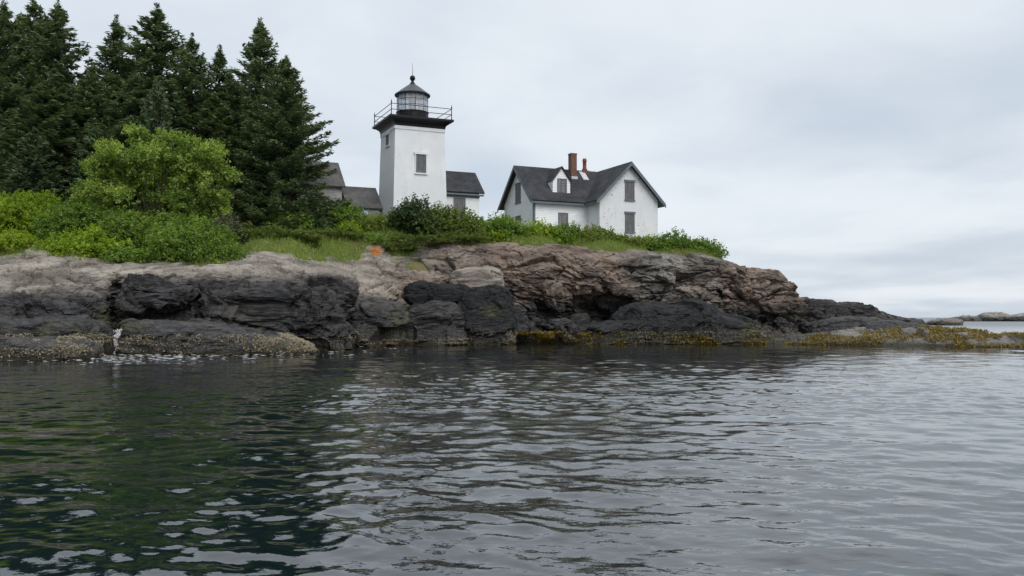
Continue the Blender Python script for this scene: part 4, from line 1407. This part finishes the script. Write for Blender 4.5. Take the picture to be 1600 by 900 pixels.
MB().hexa([(0, 0, -1), (B, 0, -1), (B, B, -1), (0, B, -1)], [(TT, TT, ZT), (B - TT, TT, ZT), (B - TT, B - TT, ZT), (TT, B - TT, ZT)]).build('wall', M['brick'], lh)
i_ = tin(8.0) - 0.05
MB().hexa([(i_, i_, 8.0), (B - i_, i_, 8.0), (B - i_, B - i_, 8.0), (i_, B - i_, 8.0)], [(i_, i_, 8.26), (B - i_, i_, 8.26), (B - i_, B - i_, 8.26), (i_, B - i_, 8.26)]).build('frieze', M['brick'], lh)
mb = MB()
cc_ = B / 2
prev = None
prof = [(2.02, 8.27), (2.06, 8.45), (2.14, 8.58), (2.30, 8.70), (2.46, 8.76), (2.55, 8.80), (2.55, 8.95), (2.47, 8.96)]
for r_, z_ in prof:
    ring = [(cc_ - r_, cc_ - r_, z_), (cc_ + r_, cc_ - r_, z_), (cc_ + r_, cc_ + r_, z_), (cc_ - r_, cc_ + r_, z_)]
    if prev:
        mb.hexa(prev, ring)
    prev = ring
mb.build('gallery', M['black'], lh)
# railing: corner posts with ball tops, two rails on each side
rc = 2.40
corn = [(cc_ - rc, cc_ - rc), (cc_ + rc, cc_ - rc), (cc_ + rc, cc_ + rc), (cc_ - rc, cc_ + rc)]
for x, y in corn:
    post = MB().lathe(x, y, [(0.05, 8.95), (0.05, 9.02), (0.035, 9.05), (0.035, 9.86), (0.055, 9.88), (0.055, 9.93), (0.03, 9.95), (0.012, 10.12)], 8).build('railing_post', M['black'], lh)
for k in range(4):
    (x0, y0), (x1, y1) = corn[k], corn[(k + 1) % 4]
    for z_ in (9.36, 9.80):
        MB().tube([(x0, y0, z_), (x1, y1, z_)], 0.026, 6).build('rail', M['black'], lh)
# lantern
NS, RL = 10, 1.22
MB().lathe(cc_, cc_, [(RL + .03, 8.94), (RL + .03, 9.70), (RL + .07, 9.72), (RL + .07, 9.79), (RL - .02, 9.795)], NS * 2).build('lantern_base', M['black'], lh)
zr = [9.80, 10.26, 10.72, 11.10]


def lp_(k, z, r=RL):
    a = 2 * math.pi * (k + 0.3) / NS
    return Vector((cc_ + r * math.cos(a), cc_ + r * math.sin(a), z))


mul = MB()
for k in range(NS):
    mul.tube([lp_(k, 9.78), lp_(k, 11.14)], 0.019, 6)
    for z_ in zr[1:3]:
        mul.tube([lp_(k, z_), lp_(k + 1, z_)], 0.010, 5)
    for z0_, z1_ in zip(zr[:-1], zr[1:]):
        a_, b_ = lp_(k, z0_, RL - .012), lp_(k + 1, z0_, RL - .012)
        c_, d_ = lp_(k + 1, z1_, RL - .012), lp_(k, z1_, RL - .012)
        nrm_ = Vector(((a_ + b_) / 2 - Vector((cc_, cc_, z0_)))).normalized() * 0.01
        MB().hexa([a_, b_, b_ - nrm_, a_ - nrm_], [d_, c_, c_ - nrm_, d_ - nrm_]).build('pane', M['glass'], lh)
mul.build('lantern_frame', M['black'], lh)
MB().lathe(cc_, cc_, [(0.26, 10.1), (0.30, 10.3), (0.30, 10.85), (0.2, 10.95)], 14).build('lamp', M['lead'], lh)
MB().lathe(cc_, cc_, [(1.24, 11.12), (1.40, 11.10), (1.41, 11.20), (1.34, 11.24)], NS * 2).build('lantern_eave', M['black'], lh)
lr = MB().lathe(cc_, cc_, [(1.35, 11.22), (0.85, 11.62), (0.42, 11.93), (0.24, 12.05), (0.20, 12.06)], NS * 2).build('lantern_roof', M['lroof'], lh)
MB().lathe(cc_, cc_, [(0.22, 12.02), (0.22, 12.12), (0.13, 12.20), (0.10, 12.32), (0.13, 12.36), (0.19, 12.42), (0.22, 12.53), (0.20, 12.64), (0.13, 12.73), (0.03, 12.76)], 14).build('vent_ball', M['black'], lr, True)
MB().tube([(cc_, cc_, 12.7), (cc_, cc_, 13.75)], [0.022, 0.008], 5).build('lightning_rod', M['black'], lr)
yo = tin(5.4)
boarded_window(lh, 'x', 1.84, 2.66, 4.72, 6.15, yo, 0.045, 0.06, True, M['brick'], M['brick'])
boarded_window(lh, 'y', 1.62, 2.52, 7.0, 7.85, tin(7.4), 0.04, 0.05, True, M['brick'], M['brick'])

# --- white annex to the right of the tower
an = empty('lighthouse_annex', (tx, ty, tz), HEAD, 'small white building with dark roof joined to the lighthouse', 'building')
av0, av1, au0, au1 = 1.25, 4.75, B - 0.1, 7.5
arv = 0.5 * (av0 + av1)
ap = [(au0, av0, -1), (au0, av1, -1), (au0, av1, 3.5), (au0, arv, 5.35), (au0, av0, 3.5)]
MB().hexa(ap, [(au1, y, z) for _, y, z in ap]).build('wall', M['brick'], an)
ks = (5.55 - 3.62) / (arv - (av0 - .32))
MB().slab([(au0, av0 - .32, 3.62), (au1 + .35, av0 - .32, 3.62), (au1 + .35, arv, 5.55), (au0, arv, 5.55)], 0.12).build('roof', M['roof'], an)
MB().slab([(au0, av1 + .32, 3.62), (au1 + .35, av1 + .32, 3.62), (au1 + .35, arv + .001, 5.55), (au0, arv + .001, 5.55)], 0.12).build('roof', M['roof'], an)
MB().box(au0 + .02, au1 + .30, av0 - .30, av0 - .02, 3.36, 3.48).box(au0 + .02, au1 + .02, av0 - .04, av0 - .003, 3.2, 3.36).build('fascia', M['trim'], an)
boarded_window(an, 'x', 5.36, 6.26, 1.75, 3.12, av0, 0.02, 0.05, False, M['trim'], M['trim'])

# --- grey shed and barn to the left
shd = empty('shed', (tx, ty, tz), HEAD, 'low shed with a plain grey roof between barn and lighthouse', 'shed')
sp_ = [(-2.7, 3.2, -1), (-2.7, 6.6, -1), (-2.7, 6.6, 2.1), (-2.7, 5.3, 4.0), (-2.7, 3.2, 2.1)]
MB().hexa(sp_, [(-0.15, y, z) for _, y, z in sp_]).build('wall', M['wallshingle'], shd)
MB().slab([(-2.72, 3.0, 2.22), (0.15, 3.0, 2.22), (0.15, 5.4, 4.16), (-2.72, 5.4, 4.16)], 0.1).build('roof', M['greyroof'], shd)
MB().slab([(-2.72, 7.6, 2.3), (0.15, 7.6, 2.3), (0.15, 5.401, 4.16), (-2.72, 5.401, 4.16)], 0.1).build('roof', M['greyroof'], shd)
dr_ = MB().box(-1.9, -1.05, 3.14, 3.198, 0.1, 2.02).build('door', M['door'], shd)
MB().box(-1.99, -1.9, 3.12, 3.198, 0.1, 2.1).box(-1.05, -0.96, 3.12, 3.198, 0.1, 2.1).box(-1.99, -0.96, 3.12, 3.198, 2.1, 2.18).build('door_frame', M['wallshingle'], dr_)

ba = empty('barn', (tx, ty, tz), HEAD, 'grey shingled barn half hidden behind the broad spruce', 'barn')
bu1, bu0 = -2.85, -9.0
bq = [(bu0, 4.3, -1), (bu0, 9.0, -1), (bu0, 9.0, 3.9), (bu0, 6.65, 6.0), (bu0, 4.3, 3.9)]
MB().hexa(bq, [(bu1, y, z) for _, y, z in bq]).build('wall', M['wallshingle'], ba)
MB().slab([(bu0 - .3, 3.95, 3.92), (bu1 + .22, 3.95, 3.92), (bu1 + .22, 6.6, 6.2), (bu0 - .3, 6.6, 6.2)], 0.12).build('roof', M['greyroof'], ba)
MB().slab([(bu0 - .3, 9.25, 3.92), (bu1 + .22, 9.25, 3.92), (bu1 + .22, 6.601, 6.2), (bu0 - .3, 6.601, 6.2)], 0.12).build('roof', M['greyroof'], ba)

# --- keeper's house
hx, hy, hz = 6.978, 70.0, 8.0
ho = empty('house', (hx, hy, hz), HEAD, 'white house with dark roof, dormer and two chimneys on the headland', 'house')
W, ZP, OV = 5.47, 6.28, 0.5
k1 = (ZP - 3.0) / (W / 2 + OV)
zt = ZP - k1 * W / 2 - 0.14
gp = [(0, 0, -1.2), (W, 0, -1.2), (W, 0, zt), (W / 2, 0, ZP - 0.16), (0, 0, zt)]
MB().hexa(gp[::-1], [(x, 8.3, z) for x, _, z in gp][::-1]).build('brick_wall', M['housebrick'], ho)
# left wing
V0, V1, U0 = 2.04, 7.86, -4.83
VR = 0.5 * (V0 + V1)
ZP2 = 6.24
k2 = (ZP2 - 3.0) / (VR - V0 + OV)
zt2 = ZP2 - k2 * (VR - V0) - 0.14
lq = [(U0, V0, -1.2), (U0, V1, -1.2), (U0, V1, zt2), (U0, VR, ZP2 - 0.16), (U0, V0, zt2)]
MB().hexa(lq, [(0.5, y, z) for _, y, z in lq]).build('wing_wall', M['clap'], ho)
mb = MB()
z = -0.6
CB = 0.135


def wedge_x(mb, x0, x1, y, z0_, z1_):
    mb.add([(x0, y - .040, z0_), (x1, y - .040, z0_), (x1, y - .004, z1_), (x0, y - .004, z1_), (x0, y + .004, z0_), (x1, y + .004, z0_)], [(0, 1, 2, 3), (0, 4, 5, 1)])


def wedge_y(mb, y0, y1, x, z0_, z1_):
    mb.add([(x - .040, y1, z0_), (x - .040, y0, z0_), (x - .004, y0, z1_), (x - .004, y1, z1_), (x + .004, y1, z0_), (x + .004, y0, z0_)], [(0, 1, 2, 3), (0, 4, 5, 1)])


while z < ZP2 - 0.4:
    z1_ = z + CB
    if z1_ < zt2 + 0.02:
        wedge_x(mb, U0 + 0.02, -0.003, V0, z, z1_)
    half = VR - V0 if z1_ < zt2 else max(0.0, (ZP2 - 0.16 - z1_) / k2)
    if half > 0.05:
        wedge_y(mb, VR - half, VR + half, U0, z, z1_)
    z = z1_
tag(mb.build('clapboards', M['clap'], ho), kind='stuff')
MB().box(U0 - 0.035, U0 + 0.12, V0 - 0.04, V0 - 0.028, -1.2, zt2 - 0.03).box(U0 - 0.04, U0 - 0.028, V0 - 0.03, V0 + 0.14, -1.2, zt2 - 0.03).build('corner_board', M['trim'], ho)

TH = 0.13


def roof_slab(a, b, c_, d_, name='roof'):
    return MB().slab([a, b, c_, d_], TH).build(name, M['roof'], ho)


FV0, FV1 = -0.45, 8.6
roof_slab((-OV, FV0, 3.0), (W / 2, FV0, ZP), (W / 2, FV1, ZP), (-OV, FV1, 3.0))
roof_slab((W + OV, FV0, 3.0), (W / 2 + .001, FV0, ZP), (W / 2 + .001, FV1, ZP), (W + OV, FV1, 3.0))
LU0 = U0 - 0.45
roof_slab((LU0, V0 - OV, 3.0), (LU0, VR, ZP2), (W / 2 - .2, VR, ZP2), (W / 2 - .2, V0 - OV, 3.0))
roof_slab((LU0, V1 + OV, 3.0), (LU0, VR + .001, ZP2), (W / 2 - .2, VR + .001, ZP2), (W / 2 - .2, V1 + OV, 3.0))


def rake(pts_pair, dvec, name='rake_board'):
    """a sloping board under the roof edge: from p to q, hung 0.2 m down, 4 cm thick along dvec"""
    p, q = map(Vector, pts_pair)
    d_ = Vector(dvec)
    dn = Vector((0, 0, -0.34))
    off = Vector((0, 0, -0.045))
    MB().hexa([p + dn, q + dn, q + dn + d_, p + dn + d_], [p + off, q + off, q + off + d_, p + off + d_]).build(name, M['trim'], ho)


rake(((-OV, FV0 - .03, 3.0), (W / 2, FV0 - .03, ZP)), (0, .05, 0))
rake(((W + OV, FV0 - .03, 3.0), (W / 2, FV0 - .03, ZP)), (0, .05, 0))
rake(((LU0 - .03, V0 - OV, 3.0), (LU0 - .03, VR, ZP2)), (.05, 0, 0))
rake(((LU0 - .03, V1 + OV, 3.0), (LU0 - .03, VR, ZP2)), (.05, 0, 0))
# boxed soffits under the overhangs
SO = MB()
for sgn, x_ in ((-1, 0.0), (1, W)):
    xe = x_ + sgn * (OV - 0.02)
    SO.hexa([(x_, FV0 + .02, zt - .08), (xe, FV0 + .02, 3.0 - .22), (xe, 0 if sgn < 0 else FV1 - .1, 3.0 - .22), (x_, 0 if sgn < 0 else FV1 - .1, zt - .08)],
            [(x_, FV0 + .02, zt + .0), (xe, FV0 + .02, 3.0 - .14), (xe, 0 if sgn < 0 else FV1 - .1, 3.0 - .14), (x_, 0 if sgn < 0 else FV1 - .1, zt + .0)])
SO.build('soffit', M['trim'], ho)
MB().box(LU0 + .03, -0.52, V0 - OV + .02, V0 - OV + .06, 2.74, 2.90).box(U0, -0.01, V0 - .30, V0 - .03, 2.86, 2.96).build('fascia', M['trim'], ho)
MB().box(-OV + .02, -OV + .06, FV0 + .04, V0 - OV - .02, 2.74, 2.92).build('fascia', M['trim'], ho)
# dormer
DV, D0, D1 = V0 + 0.42, -2.95, -1.36
dm = 0.5 * (D0 + D1)
zb_, ze_, zp_ = 3.0 + k2 * (DV - V0 + OV) - 0.05, 4.92, 5.98
dq = [(D0, DV, zb_), (D1, DV, zb_), (D1, DV, ze_ - .14), (dm, DV, zp_ - .12), (D0, DV, ze_ - .14)]
dorm = MB().hexa(dq[::-1], [(x, VR - .1, z_) for x, _, z_ in dq][::-1]).build('dormer', M['clap'], ho)
kd = (zp_ - ze_ + 0.02) / ((D1 - D0) / 2)
ov = 0.10
for sgn, xx in ((-1, D0), (1, D1)):
    xe, ze2 = xx + sgn * ov, zp_ - kd * ((D1 - D0) / 2 + ov)
    MB().slab([(xe, DV - .2, ze2), (dm + sgn * .0005, DV - .2, zp_), (dm + sgn * .0005, VR - .05, zp_), (xe, VR - .05, ze2)], 0.05).build('dormer_roof', M['roof'], dorm)
mb = MB()
z = zb_
while z < zp_ - .2:
    z1_ = z + CB
    half = (D1 - D0) / 2 if z1_ < ze_ - .1 else max(0, (zp_ - .13 - z1_) / kd)
    if half > .04:
        wedge_x(mb, dm - half, dm + half, DV, z, z1_)
    if z1_ < ze_ - .1:
        wedge_y(mb, DV, DV + max(.05, (z1_ - zb_) / k2 + .1), D0, z, z1_)
    z = z1_
tag(mb.build('dormer_clapboards', M['clap'], dorm), kind='stuff')
boarded_window(ho, 'x', -2.50, -1.72, 3.72, 4.93, DV, 0.02, 0.045, False)
# windows
boarded_window(ho, 'x', 2.40, 3.16, 3.22, 4.66, 0, 0.03, 0.05)
boarded_window(ho, 'x', 2.40, 3.16, 0.62, 2.08, 0, 0.03, 0.05)
boarded_window(ho, 'x', -2.64, -1.83, 0.65, 2.10, V0, 0.02, 0.045, False)
boarded_window(ho, 'y', 4.52, 5.46, 3.18, 4.78, U0, 0.02, 0.045, False)
boarded_window(ho, 'y', 4.52, 5.46, 0.40, 2.05, U0, 0.02, 0.045, False)
# chimneys and skylight
chm = MB().box(-0.38, 0.15, 4.08, 4.62, 5.2, 7.42).box(-0.40, 0.17, 4.06, 4.64, 7.38, 7.50).build('chimney', M['chimney'], ho)
MB().box(-0.40, 0.17, 3.96, 4.079, 5.30, 5.52).build('flashing', M['lead'], chm)
pot = MB().box(1.02, 1.62, 4.60, 5.15, 5.9, 6.22).build('chimney', M['chimney'], ho)
MB().lathe(1.32, 4.87, [(0.24, 6.2), (0.22, 6.35), (0.16, 6.45), (0.155, 7.0), (0.20, 7.04), (0.20, 7.10), (0.16, 7.12), (0.17, 7.25), (0.13, 7.27)], 12).build('chimney_pot', M['pot'], pot, True)


def on_left_roof(u, v, up=0.0):
    return (u, v, ZP2 - k2 * (VR - v) + up)


MB().slab([on_left_roof(0.68, 3.85, .10), on_left_roof(1.2, 3.85, .10), on_left_roof(1.2, 4.7, .10), on_left_roof(0.68, 4.7, .10)], 0.09).build('skylight', M['lead'], ho)
